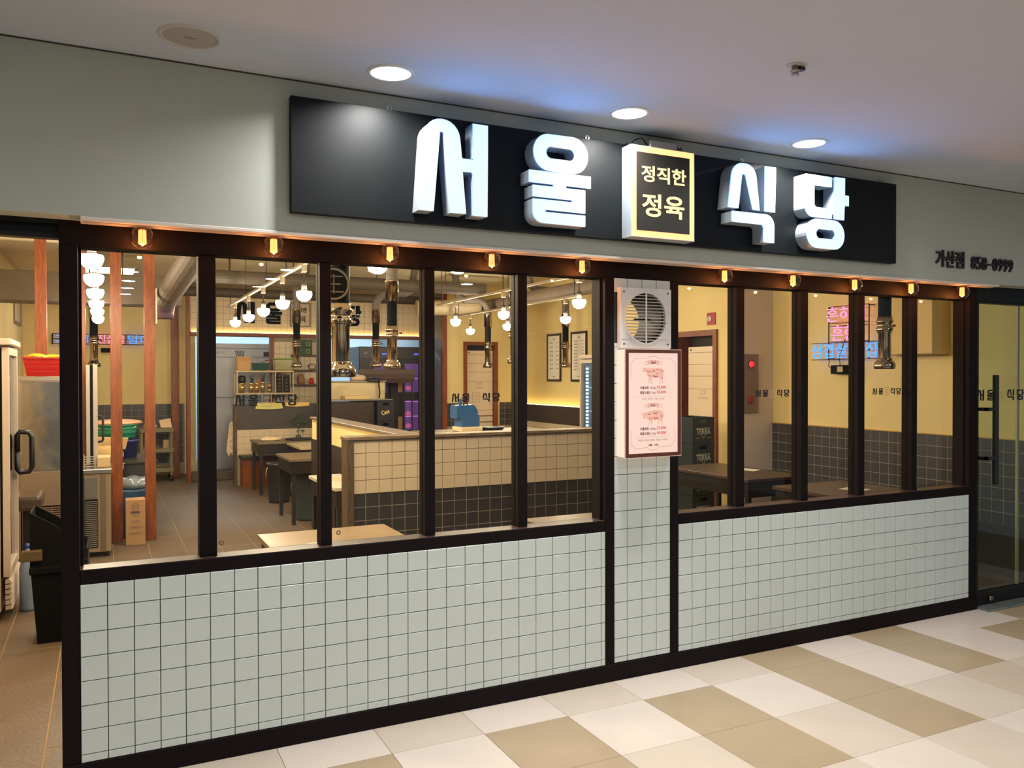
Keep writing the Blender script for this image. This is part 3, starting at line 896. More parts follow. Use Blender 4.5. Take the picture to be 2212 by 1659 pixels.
ob('arm', MB().box(2.705, 2.735, -1.225, -1.2, CEIL - 0.02, CEIL - 0.004, 0.002), mat('dark_clip', (50, 44, 42), 0.5), sk)

# ---- exhaust fan on the pillar
fan = thing('exhaust_fan', (2.77, -0.02, 1.82), 'square white exhaust fan with a round slatted grille on the pillar', 'fan')
FX0, FX1, FZ0, FZ1 = 2.604, 2.942, 1.822, 2.150
fcx, fcz, fr_ = 2.770, 1.987, 0.141
sq = []
for i in range(48):
    a = 2 * math.pi * i / 48
    k = 1 / max(abs(math.cos(a)), abs(math.sin(a)))
    sq.append((2.773 + (FX1 - FX0) / 2 * k * math.cos(a), (FZ0 + FZ1) / 2 + (FZ1 - FZ0) / 2 * k * math.sin(a)))
ob('cover', MB().ring(sq, circle(fcx, fcz, fr_, 48), (0, 0, 0), X, Z, -Y, 0.0085, 0.04), WHITEP, fan)
ob('grille_rim', MB().ring(circle(fcx, fcz, fr_ + 0.006, 48), circle(fcx, fcz, fr_ - 0.004, 48), (0, 0, 0), X, Z, -Y, 0.036, 0.046), WHITEP, fan)
for i in range(15):
    z = fcz - 0.122 + i * 0.0175
    hw_ = math.sqrt(max(1e-4, (fr_ - .003) ** 2 - (z - fcz) ** 2))
    sl = MB()
    sl.add([(fcx - hw_, -0.044, z), (fcx + hw_, -0.044, z), (fcx + hw_, -0.022, z + 0.006), (fcx - hw_, -0.022, z + 0.006),
            (fcx - hw_, -0.044, z - .002), (fcx + hw_, -0.044, z - .002), (fcx + hw_, -0.022, z + 0.004), (fcx - hw_, -0.022, z + 0.004)],
           [(0, 1, 2, 3), (7, 6, 5, 4), (0, 4, 5, 1), (2, 6, 7, 3)])
    ob('slat', sl, WHITEP, fan)
ob('grille_rib', MB().box(fcx - 0.004, fcx + 0.004, -0.047, -0.043, fcz - fr_, fcz + fr_), WHITEP, fan)
ob('duct_ring', MB().ring(circle(fcx, fcz, 0.136, 40), circle(fcx, fcz, 0.130, 40), (0, 0, 0), X, Z, -Y, -0.21, 0.01), mat('fan_duct_dark', (44, 38, 36), 0.6), fan)
ob('inner_bracket', MB().box(fcx + 0.02, fcx + 0.127, 0.10, 0.115, fcz - 0.008, fcz + 0.008), CHAR, fan)
for a, c in ((FX0 + .022, FZ0 + .022), (FX1 - .022, FZ0 + .022), (FX0 + .022, FZ1 - .022), (FX1 - .022, FZ1 - .022)):
    ob('screw', MB().lathe([(0.0, -0.0425), (0.005, -0.042), (0.005, -0.04)], (a, 0, c), 10, 'Y'), mat('screw_dark', (60, 56, 54), 0.4, 0.5), fan)
for pts in ([(FX0 + .008, 1.872), (2.665, 1.872), (2.69, 1.866), (2.72, 1.846)], [(FX1 - .012, 1.872), (2.875, 1.872), (2.85, 1.866), (2.82, 1.846)]):
    ob('moulded_ridge', MB().ribbon(pts, 0.003, (0, 0, 0), X, Z, -Y, 0.0405, False, 0.002), WHITEP, fan)

# ---- menu light box on the pillar
MX0, MX1, MZ0, MZ1 = 2.596, 2.963, 1.229, 1.810
menu = thing('menu_light_box', (2.78, -0.05, MZ0), 'glowing pink-white menu light box with a cow and a pig on the pillar', 'menu')
ob('housing', MB().box(MX0, MX1, -0.092, -0.0085, MZ0, MZ1, 0.004), emit('lit_housing', (1.0, 0.70, 0.52), 1.1, linear=True), menu)
ob('frame', MB().ring([(MX0 - .001, MZ0 - .001), (MX1 + .001, MZ0 - .001), (MX1 + .001, MZ1 + .001), (MX0 - .001, MZ1 + .001)],
                      [(MX0 + .019, MZ0 + .019), (MX1 - .019, MZ0 + .019), (MX1 - .019, MZ1 - .017), (MX0 + .019, MZ1 - .017)], (0, 0, 0), X, Z, -Y, 0.092, 0.102), mat('brown_menu_frame', (92, 44, 34), 0.45), menu)
ob('clear_edge', MB().ring([(MX0 - .004, MZ0 - .004), (MX1 + .004, MZ0 - .004), (MX1 + .004, MZ1 + .004), (MX0 - .004, MZ1 + .004)],
                      [(MX0 - .001, MZ0 - .001), (MX1 + .001, MZ0 - .001), (MX1 + .001, MZ1 + .001), (MX0 - .001, MZ1 + .001)], (0, 0, 0), X, Z, -Y, 0.092, 0.100), emit('lit_edge', (1.0, 0.72, 0.55), 0.6, linear=True), menu)
face = ob('menu_face', MB().box(MX0 + .019, MX1 - .019, -0.096, -0.092, MZ0 + .019, MZ1 - .017), emit('lit_menu_print', (1.0, 0.69, 0.57), 0.92, linear=True), menu)
def pm(x, y):        # print layout units of the menu sheet
    return (MX0 + (x - 130) / 775 * (MX1 - MX0), MZ1 - (y - 95) / 1480 * (MZ1 - MZ0))
ANI = emit('lit_print_animal', (0.93, 0.45, 0.33), 0.9, linear=True)
LINE = emit('lit_print_pale', (1.0, 0.69, 0.57), 0.92, linear=True)
BRN = mat('brown_print', (96, 44, 36), 0.6)
RED = emit('lit_print_red', (0.72, 0.07, 0.08), 0.9, linear=True)
cow = [(365, 390), (372, 352), (378, 337), (392, 347), (408, 335), (420, 346), (445, 350), (620, 345), (648, 352), (660, 378), (668, 455), (660, 462), (655, 420), (650, 470), (653, 545), (658, 562), (640, 562), (636, 500), (626, 480), (616, 540), (608, 568), (597, 565), (611, 505), (613, 474), (560, 482), (500, 474), (490, 490), (500, 540), (506, 563), (488, 563), (484, 525), (472, 492), (463, 530), (457, 555), (440, 555), (454, 510), (457, 470), (435, 445), (424, 410), (402, 396), (380, 404)]
pig = [(363, 985), (385, 964), (405, 960), (422, 966), (450, 950), (520, 935), (590, 930), (630, 942), (655, 972), (662, 1020), (650, 1062), (640, 1088), (648, 1132), (632, 1140), (626, 1092), (612, 1066), (592, 1106), (597, 1126), (580, 1126), (590, 1086), (588, 1060), (540, 1070), (504, 1066), (500, 1090), (506, 1126), (488, 1126), (486, 1086), (474, 1076), (460, 1116), (462, 1135), (445, 1135), (457, 1092), (452, 1065), (428, 1046), (410, 1030), (388, 1046), (364, 1036), (380, 1016)]
for pts in (cow, pig):
    an = poly_face(MB(), [pm(*p) for p in pts], (0, 0, 0), FRONT, 0.0966)
    if pts is pig: an.ribbon([pm(*p) for p in [(638, 940), (650, 922), (658, 935), (645, 945), (660, 955)]], 0.0015, (0, 0, 0), X, Z, -Y, 0.0966, False)
    ob('animal_print', an, ANI, face)
for y0 in (240, 838):      # banner ribbons
    ob('banner_print', poly_face(MB(), [pm(*p) for p in [(440, y0 + 5), (515, y0 - 3), (592, y0 + 5), (592, y0 + 48), (515, y0 + 38), (440, y0 + 48)]], (0, 0, 0), FRONT, 0.0966), ANI, face)
for pts in ([(497, 350), (500, 474)], [(545, 400), (548, 478)], [(600, 348), (612, 470)], [(425, 410), (500, 410)], [(500, 430), (600, 432)], [(548, 395), (604, 395)],
            [(500, 940), (500, 1060)], [(600, 935), (600, 1055)], [(425, 1010), (500, 1005)], [(500, 1000), (602, 1005)], [(470, 1010), (472, 1060)]):
    ob('cut_line', MB().ribbon([pm(*p) for p in pts], 0.0012, (0, 0, 0), X, Z, -Y, 0.0970, False), LINE, face)
bp_ = MB()
for y0 in (240, 838):
    bp_.ribbon([pm(*p) for p in [(440, y0 + 5), (515, y0 - 3), (592, y0 + 5), (592, y0 + 48), (515, y0 + 38), (440, y0 + 48)]], 0.0009, (0, 0, 0), X, Z, -Y, 0.0971)
    bp_.ribbon([pm(*p) for p in [(440, y0 + 15), (398, y0 + 18), (412, y0 + 38), (398, y0 + 60), (462, y0 + 55)]], 0.0009, (0, 0, 0), X, Z, -Y, 0.0971, False)
    bp_.ribbon([pm(*p) for p in [(592, y0 + 15), (638, y0 + 18), (624, y0 + 38), (638, y0 + 60), (570, y0 + 55)]], 0.0009, (0, 0, 0), X, Z, -Y, 0.0971, False)
arc = lambda cx, cy, rx, ry, a0, a1: [(cx + rx * math.cos(math.radians(a0 + (a1 - a0) * k / 10)), cy - ry * math.sin(math.radians(a0 + (a1 - a0) * k / 10))) for k in range(11)]
bp_.ribbon([pm(*p) for p in [(207, 468), (207, 265)] + arc(212, 217, 42, 48, -90, 0)[0:11] + [(262, 217), (435, 217)] + arc(517, 235, 82, 55, 165, 15) + [(600, 217), (775, 217)] + arc(822, 217, 42, 48, 180, 270) + [(826, 265), (826, 468)]], 0.0011, (0, 0, 0), X, Z, -Y, 0.0971, False)
bp_.ribbon([pm(*p) for p in [(207, 1205), (207, 1412)] + arc(212, 1458, 42, 46, 90, 0) + [(262, 1456), (430, 1450)] + arc(512, 1432, 82, 55, 195, 345) + [(600, 1445), (772, 1440)] + arc(822, 1432, 42, 48, 180, 90) + [(822, 1385), (822, 1185)]], 0.0011, (0, 0, 0), X, Z, -Y, 0.0971, False)
bp_.ribbon([pm(255, 740), pm(765, 740)], 0.0006, (0, 0, 0), X, Z, -Y, 0.0971, False)
bp_.ribbon([pm(255, 1305), pm(765, 1300)], 0.0006, (0, 0, 0), X, Z, -Y, 0.0971, False)
def mt(s, x0, x1, y0, y1, bold=0.0, target=None):
    a = pm(x0, y1); c = pm(x1, y0)
    text(target if target is not None else bp_, s, (0, 0, 0), FRONT, (a[0], c[0], a[1], c[1]), 0, bold, 0.0972)
mt('Beef', 488, 552, 245, 288, 0.02); mt('Pork', 484, 546, 845, 880, 0.02)
for y0, p1, p2 in ((592, '33,000', '55,000'), (1160, '27,000', '49,000')):
    mt('커플세트', 332, 455, y0 + 6, y0 + 48, 0.03); mt('(500g)', 468, 552, y0 + 14, y0 + 48, 0.01); rd = MB(); mt(p1, 565, 697, y0, y0 + 46, 0.03, rd); ob('price_print', rd, RED, face)
    mt('패밀리세트', 332, 472, y0 + 74, y0 + 116, 0.03); mt('(1kg)', 484, 550, y0 + 80, y0 + 116, 0.01); rd = MB(); mt(p2, 565, 697, y0 + 68, y0 + 114, 0.03, rd); ob('price_print', rd, RED, face)
mt('꽃등심 • 갈비살 • 우삼겹 • 토시살', 358, 672, 762, 784); mt('생삼겹 • 오겹살 • 생목살 • 항정살 • 가브리살', 308, 722, 1330, 1360)
mt('서울   식당', 442, 588, 1400, 1430, 0.04)
for s_, x0, x1, y0, y1 in (('Chuck', 425, 485, 385, 405), ('Rib', 506, 540, 378, 396), ('Loin', 560, 598, 357, 373), ('Round', 618, 658, 376, 392), ('Sirloin', 550, 594, 413, 428), ('Plate', 512, 580, 447, 472), ('Brisket', 438, 478, 446, 460), ('Shank', 622, 655, 478, 492),
                          ('Neck', 440, 474, 978, 994), ('Back', 520, 576, 960, 982), ('Shoulder', 458, 502, 1034, 1048), ('Belly', 526, 588, 1032, 1058), ('Ham', 618, 655, 1008, 1022)):
    mt(s_, x0, x1, y0, y1, 0.02)
ob('brown_print', bp_, BRN, face)

# ---- window decals with the restaurant name
def logo_flat(mb, O, fr, x0, x1, z0, z1, slots, d=0.0, th=0.0):
    """the four sign letters squeezed into slots (fractions of the width)."""
    r, u, n = fr
    for (pts, ring, a, c), (s0, s1) in zip(LOGO, slots):
        f = lambda p: (x0 + (s0 + (p[0] - a) / (c - a) * (s1 - s0)) * (x1 - x0), z0 + (p[1] - 2.414) / 0.436 * (z1 - z0))
        for p in pts:
            q = [f(v) for v in p]
            if th > 0: mb.prism(q, O, r, u, n, d, d + th)
            else: poly_face(mb, q, O, fr, d)
        if ring:
            oo = [f(v) for v in ring[0]]; ii = [f(v) for v in ring[1]]
            mb.ring(oo, ii, O, r, u, n, d, d + max(th, 0.0004), cap=(False, True))
    return mb
SL = [(0.0, 0.150), (0.205, 0.365), (0.63, 0.79), (0.84, 1.0)]
GREY = mat('pale_vinyl_outline', (176, 160, 120), 0.5)
def decal(pane, xa, xb, za, zb, ya=0.1):
    o = ob('decal', logo_flat(MB(), (0, 0, 0), FRONT, xa, xb, za, zb, SL, d=-ya + 0.0006), DECAL, pane)
    wd = xb - xa
    bx = MB()
    q = [(xa + wd * .425, za - .002), (xa + wd * .575, za - .002), (xa + wd * .575, zb + .002), (xa + wd * .425, zb + .002)]
    bx.ribbon(q, 0.0025, (0, 0, 0), X, Z, -Y, -ya + 0.0006, th=0.0004)
    text(bx, '정직한', (0, 0, 0), FRONT, (xa + wd * .45, xa + wd * .55, za + (zb - za) * .55, za + (zb - za) * .82), 0, 0.01, -ya + 0.0008)
    text(bx, '정육', (0, 0, 0), FRONT, (xa + wd * .46, xa + wd * .54, za + (zb - za) * .15, za + (zb - za) * .45), 0, 0.01, -ya + 0.0008)
    ob('decal_box', bx, GREY, pane)
decal(panes1[1], 0.622, 0.899, 1.535, 1.588)
decal(panes1[3], 1.674, 1.945, 1.537, 1.582)
decal(panes2[1], 3.692, 3.971, 1.536, 1.581)
decal(panes2[3], 4.722, 4.999, 1.538, 1.583)
decal(dpane, 5.712, 6.258, 1.483, 1.563, 0.034)
rings = MB()
rings.ring(circle(0.56, 0.925, 0.011, 18), circle(0.56, 0.925, 0.006, 18), (0, 0, 0), X, Z, -Y, -0.0995, -0.098)
ob('sticker_ring', rings, mat('grey_ring', (110, 96, 78), 0.5), panes1[1])
rings = MB().ring(circle(1.09, 0.925, 0.011, 18), circle(1.09, 0.925, 0.006, 18), (0, 0, 0), X, Z, -Y, -0.0995, -0.098)
ob('sticker_ring', rings, mat('grey_ring', (110, 96, 78), 0.5), panes1[2])

# ================================================================== INTERIOR
# ---- pendant globes on tracks
OPAL = emit('opal_globe', (1.0, 0.83, 0.60), GLOBE, linear=True)
g = thing('globe_pendant', (0, 0, 0), '', 'lamp', 'opal globe lamps on the ceiling tracks')
ob('shade', MB().lathe([(0.0, -0.05), (0.022, -0.047), (0.042, -0.036), (0.055, -0.018), (0.0615, 0.004), (0.062, 0.018), (0.057, 0.030), (0.0, 0.034)], (0, 0, 0), 20), OPAL, g, local=True)
SOCK = mat('taupe_socket', (46, 40, 34), 0.7)
ob('cap', MB().lathe([(0.030, 0.0345), (0.030, 0.038), (0.022, 0.045), (0.0, 0.046)], (0, 0, 0), 18), SOCK, g, local=True)
ob('socket', MB().lathe([(0.0, 0.034), (0.022, 0.035), (0.022, 0.10), (0.012, 0.105), (0.0, 0.106)], (0, 0, 0), 14), SOCK, g, local=True)
ob('stem', MB().lathe([(0.005, 0.10), (0.005, 0.19)], (0, 0, 0), 8), SOCK, g, local=True)
ob('track_adapter', MB().box(-0.018, 0.018, -0.03, 0.03, 0.185, 0.243, 0.003), mat('beige_track', (138, 124, 104), 0.5), g, local=True)
GL = [('left track', 0.035, [1.43, 2.45, 3.5, 4.6, 5.65, 6.8]), ('short track by the second pane', 0.56, [0.6]), ('second track', 1.55, [0.95, 2.0, 2.95, 3.85, 4.85, 5.8, 6.85]),
      ('middle track behind the fourth pane', 1.98, [0.75]),
      ('third track', 3.95, [2.63, 4.2, 5.55]), ('right track', 4.95, [4.6, 6.15, 7.4])]
first = True
for tn, gx, ys in GL:
    for i, y in enumerate(ys):
        o = g if first else dup(g)
        first = False
        o.location = (gx, y, 2.325)
        if len(ys) == 1: o['label'] = 'opal globe lamp alone on the %s' % tn
        else: o['label'] = 'opal globe lamp, %s from the front on the %s' % (ORD[i], tn)
    y0 = ys[0] - 0.35; y1 = ys[-1] + (0.12 if tn == 'left track' else 0.6)
    t = thing('track_rail', (gx, (y0 + y1) / 2, 2.568), 'slim white lamp track hanging on thin rods, %s' % tn, 'track')
    ob('channel', MB().box(gx - 0.016, gx + 0.016, y0, y1, 2.568, 2.594, 0.003), mat('beige_track', (138, 124, 104), 0.5), t)
    rods = max(2, int((y1 - y0) / 1.1))
    for k in range(rods):
        yy = y0 + 0.15 + (y1 - y0 - 0.3) * k / max(1, rods - 1)
        ob('rod', MB().tube([(gx, yy, 2.59), (gx, yy, 3.222)], 0.005, 6), CHAR, t)

# ---- ducts
def spiral(p0, p1, rad, turns, seg=20):
    p0, p1 = Vector(p0), Vector(p1)
    n = turns * 2
    path = [p0.lerp(p1, i / n) for i in range(n + 1)]
    return MB().tube(path, [rad * (1.0 if i % 2 else 0.985) for i in range(n + 1)], seg, smooth=False)
dc = thing('spiral_duct', (0.7, 4.6, 2.4), 'thick spiral duct running away behind the first pane, ending in a purple-grey bend', 'duct')
DUCTN = mat('brown_spiral_duct', (74, 60, 46), 0.7, vary=0.08, scale=12)
ob('pipe', spiral((0.80, 2.6, 2.74), (0.69, 5.75, 2.50), 0.115, 44), DUCTN, dc)
ob('elbow', MB().tube([(0.69, 5.7, 2.505), (0.688, 5.85, 2.49), (0.685, 5.95, 2.45), (0.68, 6.0, 2.38), (0.68, 6.0, 2.30)], [.117, .117, .114, .11, .105], 20), mat('purple_grey_bend', (84, 62, 72), 0.5), dc)
ob('hanger_rod', MB().tube([(0.76, 3.6, 2.66), (0.76, 3.6, 3.222)], 0.006, 6), CHAR, dc)
ob('pale_board', MB().box(0.5635, 0.579, 5.28, 5.42, 2.20, 2.56, 0.002), WHITEM, label='thin pale upright board fixed on the side of the timber post by the duct', cat='board')
bx_ = thing('box_duct', (0.2, 7.2, 2.53), 'broad grey-brown rectangular duct across the left rear of the room', 'duct')
ob('casing', MB().box(-1.04, 0.95, 7.0, 7.5, 2.53, 2.87, 0.01), DUCTD, bx_)
ob('flange', MB().box(-0.02, 0.02, 6.985, 7.515, 2.515, 2.885, 0.004), DUCTD, bx_)
ob('hanger_rod', MB().tube([(0.3, 7.25, 2.86), (0.3, 7.25, 3.222)], 0.007, 6), CHAR, bx_)
for nm, y, z, rad, x0, x1, lab in (('cross_duct', 7.0, 2.905, 0.085, 0.97, 5.0, 'nearer grey round duct crossing the room above the second track'), ('cross_duct', 9.0, 2.90, 0.07, 0.9, 5.1, 'farther grey round duct crossing in front of the painted wall name')):
    t = thing(nm, ((x0 + x1) / 2, y, z - rad), lab, 'duct')
    ob('pipe', spiral((x0, y, z), (x1, y, z), rad, 40, 16), DUCTD, t)
    for xx in (1.5, 2.2, 3.4, 4.4): ob('hanger_rod', MB().tube([(xx, y, z), (xx, y, 3.222)], 0.006, 6), CHAR, t)
t = thing('spiral_duct', (5.6, 6.0, 2.7), 'ribbed grey spiral duct running along the right wall near the ceiling', 'duct')
ob('pipe', spiral((5.62, 2.2, 2.80), (5.58, 9.15, 2.78), 0.095, 60), DUCT, t)
for yy in (3.0, 5.0, 7.0): ob('hanger_rod', MB().tube([(5.6, yy, 2.79), (5.6, yy, 3.222)], 0.006, 6), CHAR, t)
t = thing('duct_stub', (4.75, 8.2, 2.5), 'short ribbed duct stub with an open end by the kitchen wall', 'duct')
ob('pipe', spiral((4.45, 8.35, 2.72), (5.46, 8.2, 2.76), 0.12, 12), mat('cream_ribbed_duct', (176, 158, 128), 0.5), t)
ob('hanger_rod', MB().tube([(4.7, 8.32, 2.8), (4.7, 8.32, 3.222)], 0.006, 6), CHAR, t)

# ---- table extraction hoods
def hood(x, y, zb, label, hose=None, k=1.0):
    t = thing('extractor_hood', (x, y, zb), label, 'extractor', 'telescopic extraction hoods over the tables')
    c = (x, y, zb)
    ob('bell', MB().lathe([(0.070 * k, 0.0), (0.077 * k, 0.006), (0.078 * k, 0.03), (0.070 * k, 0.052), (0.055 * k, 0.066), (0.054 * k, 0.078), (0.050 * k, 0.085)], c, 26), CHROME, t)
    ob('lower_pipe', MB().lathe([(0.046 * k, 0.08), (0.046 * k, 0.27), (0.052 * k, 0.275), (0.052 * k, 0.29)], c, 24, cap=False), CHROME, t)
    ob('collar', MB().lathe([(0.055 * k, 0.285), (0.060 * k, 0.29), (0.060 * k, 0.315), (0.052 * k, 0.32), (0.052 * k, 0.345), (0.062 * k, 0.35), (0.062 * k, 0.368), (0.054 * k, 0.372), (0.054 * k, 0.395)], c, 24), CHROME, t)
    ob('knob', MB().tube([(x + .055 * k, y - .01, zb + .33), (x + .078 * k, y - .014, zb + .33), (x + .078 * k, y - .014, zb + .331), (x + .092 * k, y - .016, zb + .331)], [.004, .004, .009, .009], 10), BLACK, t)
    ob('sleeve', MB().lathe([(0.047 * k, 0.39), (0.047 * k, 0.63)], c, 22, cap=False), mat('black_sleeve', (14, 12, 13), 0.8, spec=0.1), t)
    ob('upper_pipe', MB().lathe([(0.060 * k, 0.62), (0.060 * k, 0.80), (0.064 * k, 0.805), (0.064 * k, 0.812)], c, 22), CHROME, t)
    path = hose or [(x, y, zb + 0.81), (x, y, 3.222)]
    n = []
    for a, b in zip(path[:-1], path[1:]):
        a, b = Vector(a), Vector(b)
        st = max(2, int((b - a).length / 0.035))
        n += [a.lerp(b, i / st) for i in range(st)]
    n.append(Vector(path[-1]))
    ob('hose', MB().tube(n, [0.056 * k * (1.0 if i % 2 else 0.93) for i in range(len(n))], 16, smooth=False), HOSE, t)
    return t
def bend(x, y, z0, dx, dy, ztop, rr=0.18):
    p = [(x, y, z0)]
    L = math.hypot(dx, dy)
    for k in range(7):
        a = math.pi / 2 * k / 6
        p.append((x + dx / L * rr * (1 - math.cos(a)), y + dy / L * rr * (1 - math.cos(a)), ztop - rr + rr * math.sin(a)))
    p += [(x + dx * .8, y + dy * .8, ztop), (x + dx, y + dy, ztop + .06), (x + dx * 1.1, y + dy * 1.1, 3.222)]
    return p
hood(1.235, 0.60, 1.665, 'large chrome extraction hood close behind the third pane, over the front table', k=1.05)
hood(2.48, 3.53, 1.735, 'tall chrome extraction hood with a curved grey hose, behind the third pane', bend(2.48, 3.53, 2.54, -0.55, 0.1, 2.90, 0.2))
hood(3.53, 7.47, 1.79, 'slim far extraction hood left of the tall one in the third pane', bend(3.53, 7.47, 2.60, 0.5, -0.1, 2.84, 0.2))
hood(2.53, 7.97, 1.79, 'far extraction hood with plated sleeve in the second pane, before the shelves', bend(2.53, 7.97, 2.60, 0.0, -0.6, 3.0, 0.2))
hood(5.36, 7.67, 1.79, 'far extraction hood in front of the pale folding door on the back wall', bend(5.36, 7.67, 2.60, -0.45, 0.1, 2.82, 0.18))
hood(6.40, 7.10, 1.79, 'far extraction hood in front of the two wall posters', bend(6.40, 7.10, 2.60, -0.6, 0.0, 2.95, 0.2))
hood(4.12, 4.28, 1.80, 'extraction hood half hidden by the frame between the last two left panes')
hood(5.40, 0.56, 1.715, 'chrome extraction hood behind the right window beside the neon sign')
hood(-0.02, 7.9, 1.79, 'far extraction hood glimpsed at the left edge of the first pane under the globe lamps')

# ---- timber posts
for i, (a, b_, y0, lab) in enumerate(((-0.50, -0.40, 5.35, 'orange timber post seen through the open left doorway'), (-0.165, -0.065, 5.35, 'orange timber post just showing at the left edge of the first pane'),
                                  (0.15, 0.255, 5.35, 'orange timber post in the first pane, the left of its pair'), (0.46, 0.562, 5.35, 'orange timber post in the first pane, the right of its pair'))):
    t = ob('timber_post', MB().box(a, b_, y0, y0 + 0.05, 0.0, 3.22, 0.003), ORANGE, label=lab, cat='post', group='orange timber screen posts')
ob('timber_post', MB().box(1.085, 1.205, 10.85, 10.92, 0.0, 3.22, 0.003), ORANGE, label='far orange timber post beside the grey utility cart', cat='post')

# added fill light, unseen behind the duct, to brighten the rear alcove
fl_ = thing('alcove_fill_light', (0.1, 9.4, 3.19), 'added square fill light over the rear alcove, hidden behind the rectangular duct', 'lamp')
ob('frame', MB().ring([(-0.32, 8.98), (0.52, 8.98), (0.52, 9.82), (-0.32, 9.82)], [(-0.29, 9.01), (0.49, 9.01), (0.49, 9.79), (-0.29, 9.79)], (0, 0, 0), X, Y, Z, 3.185, 3.221), WHITEM, fl_)
ob('diffuser', MB().box(-0.29, 0.49, 9.01, 9.79, 3.192, 3.215), emit('warm_fill_diffuser', (1.0, 0.86, 0.64), 9.0, linear=True), fl_)

# ---- neon signs
NBLUE = emit('neon_blue', (0.03, 0.46, 3.2), 1.1, linear=True)
NPINK = emit('neon_pink', (2.0, 0.33, 0.85), 1.1, linear=True)
n1 = thing('neon_sign', (0.1, 11.25, 2.2), 'long one-line neon sign in blue and red on the alcove wall', 'neon sign')
nb = MB(); nr = MB()
text(nb, '고기에', (0, 0, 0), FRONT, (-0.60, -0.10, 2.205, 2.335), 0.02, -0.006, -11.20)
text(nr, '진심을', (0, 0, 0), FRONT, (0.00, 0.40, 2.205, 2.345), 0.02, -0.006, -11.20)
text(nb, '담다', (0, 0, 0), FRONT, (0.45, 0.80, 2.205, 2.345), 0.02, -0.006, -11.20)
ob('tube_lettering', nb, NBLUE, n1, label='blue neon characters')
ob('tube_lettering', nr, NPINK, n1, label='red neon characters')
fb = MB()
for z in (2.19, 2.27, 2.35): fb.box(-0.64, 0.84, 11.215, 11.225, z - .005, z + .005)
for x in (-0.64, -0.05, 0.42, 0.835): fb.box(x - .005, x + .005, 11.215, 11.284, 2.185, 2.355)
ob('support_frame', fb, BLACKM, n1)
ob('power_pack', MB().box(0.05, 0.30, 11.23, 11.284, 2.06, 2.13, 0.004), BLACKM, n1)

n2 = thing('neon_sign', (6.75, 2.2, 1.8), 'three-line pink and blue neon sign on the right wall', 'neon sign')
def rtext(mb, s, ya, yb, z0, z1, dep=0.014, d=0.0, bold=0.0):
    return text(mb, s, (6.70, 0, 0), RWALL, (-ya, -yb, z0, z1), dep, bold, d)
ny = lambda y: -3.7756 + (y + 3.7756) * 0.985      # the tubes stand 10 cm off the wall
nz = lambda z: 1.674 + (z - 1.674) * 0.985
np_ = MB(); nb2 = MB()
rtext(np_, '흔하디', ny(2.405), ny(1.93), nz(2.215), nz(2.365), bold=-0.008); rtext(np_, '흔한', ny(2.335), ny(2.03), nz(2.02), nz(2.175), bold=-0.008)
rtext(nb2, '삼겹살 맛집', ny(2.60), ny(1.79), nz(1.845), nz(1.995), bold=-0.008)
ob('tube_lettering', np_, NPINK, n2, label='pink neon characters')
ob('tube_lettering', nb2, NBLUE, n2, label='blue neon characters')
fb = MB()
for z in (2.20, 2.37, 2.01, 2.17): fb.box(6.715, 6.723, ny(1.90), ny(2.40), nz(z) - .003, nz(z) + .003)
for z in (1.83, 2.0): fb.box(6.715, 6.723, ny(1.72), ny(2.63), nz(z) - .003, nz(z) + .003)
for y in (1.72, 1.9, 2.40): fb.box(6.715, 6.723, ny(y) - .004, ny(y) + .004, nz(1.83), nz(2.37 if y > 1.8 else 2.0))
for y, z in ((1.74, 1.84), (1.9, 2.36), (2.40, 2.36), (2.40, 1.84)): fb.box(6.72, 6.80, ny(y) - .004, ny(y) + .004, nz(z) - .004, nz(z) + .004)
ob('support_frame', fb, BLACKM, n2)
for pth in ([(6.72, 2.30, 1.84), (6.73, 2.32, 1.76), (6.74, 2.26, 1.72), (6.76, 2.24, 1.74)], [(6.72, 2.0, 2.1), (6.74, 2.12, 2.02), (6.75, 2.2, 1.86), (6.76, 2.2, 1.765)]):
    ob('wire', MB().tube(pth, 0.004, 6), BLACKM, n2)
ob('power_pack', MB().box(6.72, 6.795, 1.98, 2.29, 1.68, 1.77, 0.006), BLACKM, n2)
ob('pack_label', MB().box(6.7185, 6.7205, 2.13, 2.20, 1.70, 1.755), mat('beige_label', (180, 160, 120), 0.5), n2)

# ---- things on the right wall
t = ob('wall_cabinet', MB().box(6.56, 6.80, 1.02, 1.58, 1.855, 3.22, 0.006), mat('cream_boxing', (214, 184, 124), 0.65), label='plain cream boxed-in duct high on the right wall', cat='cabinet')
rs = thing('fire_notice', (6.79, 4.21, 2.29), 'small red square fire notice with a round white emblem', 'sign')
ob('plate', MB().box(6.788, 6.80, 4.13, 4.29, 2.29, 2.44, 0.006), mat('fire_red', (158, 22, 26), 0.4), rs)
ob('emblem', MB().lathe([(0.0, -0.022), (0.034, -0.020), (0.038, -0.012)], (6.80, 4.235, 2.365), 22, 'X'), WHITEP, rs)
em = MB()
marks(em, 1, (6.777, 0, 0), RWALL, (-4.252, -4.218, 2.368, 2.388), 0, 0.02, 0.0016); marks(em, 1, (6.777, 0, 0), RWALL, (-4.252, -4.218, 2.343, 2.363), 0, 0.02, 0.0016)
ob('emblem_print', em, INK, rs)
hy = thing('fire_hose_cabinet', (6.44, 3.15, 1.25), 'grey steel fire hose cabinet with red lamp on the white column', 'cabinet')
ob('door_panel', MB().box(6.315, 6.565, 3.145, 3.17, 1.255, 1.90, 0.003), mat('hydrant_grey', (134, 112, 108), 0.45, 0.2), hy)
ob('alarm_lamp', MB().lathe([(0.0, -0.03), (0.03, -0.022), (0.038, 0.0)], (6.455, 3.146, 1.79), 20, 'Y'), emit('red_alarm_lamp', (1.0, 0.02, 0.03), 1.2, linear=True), hy)
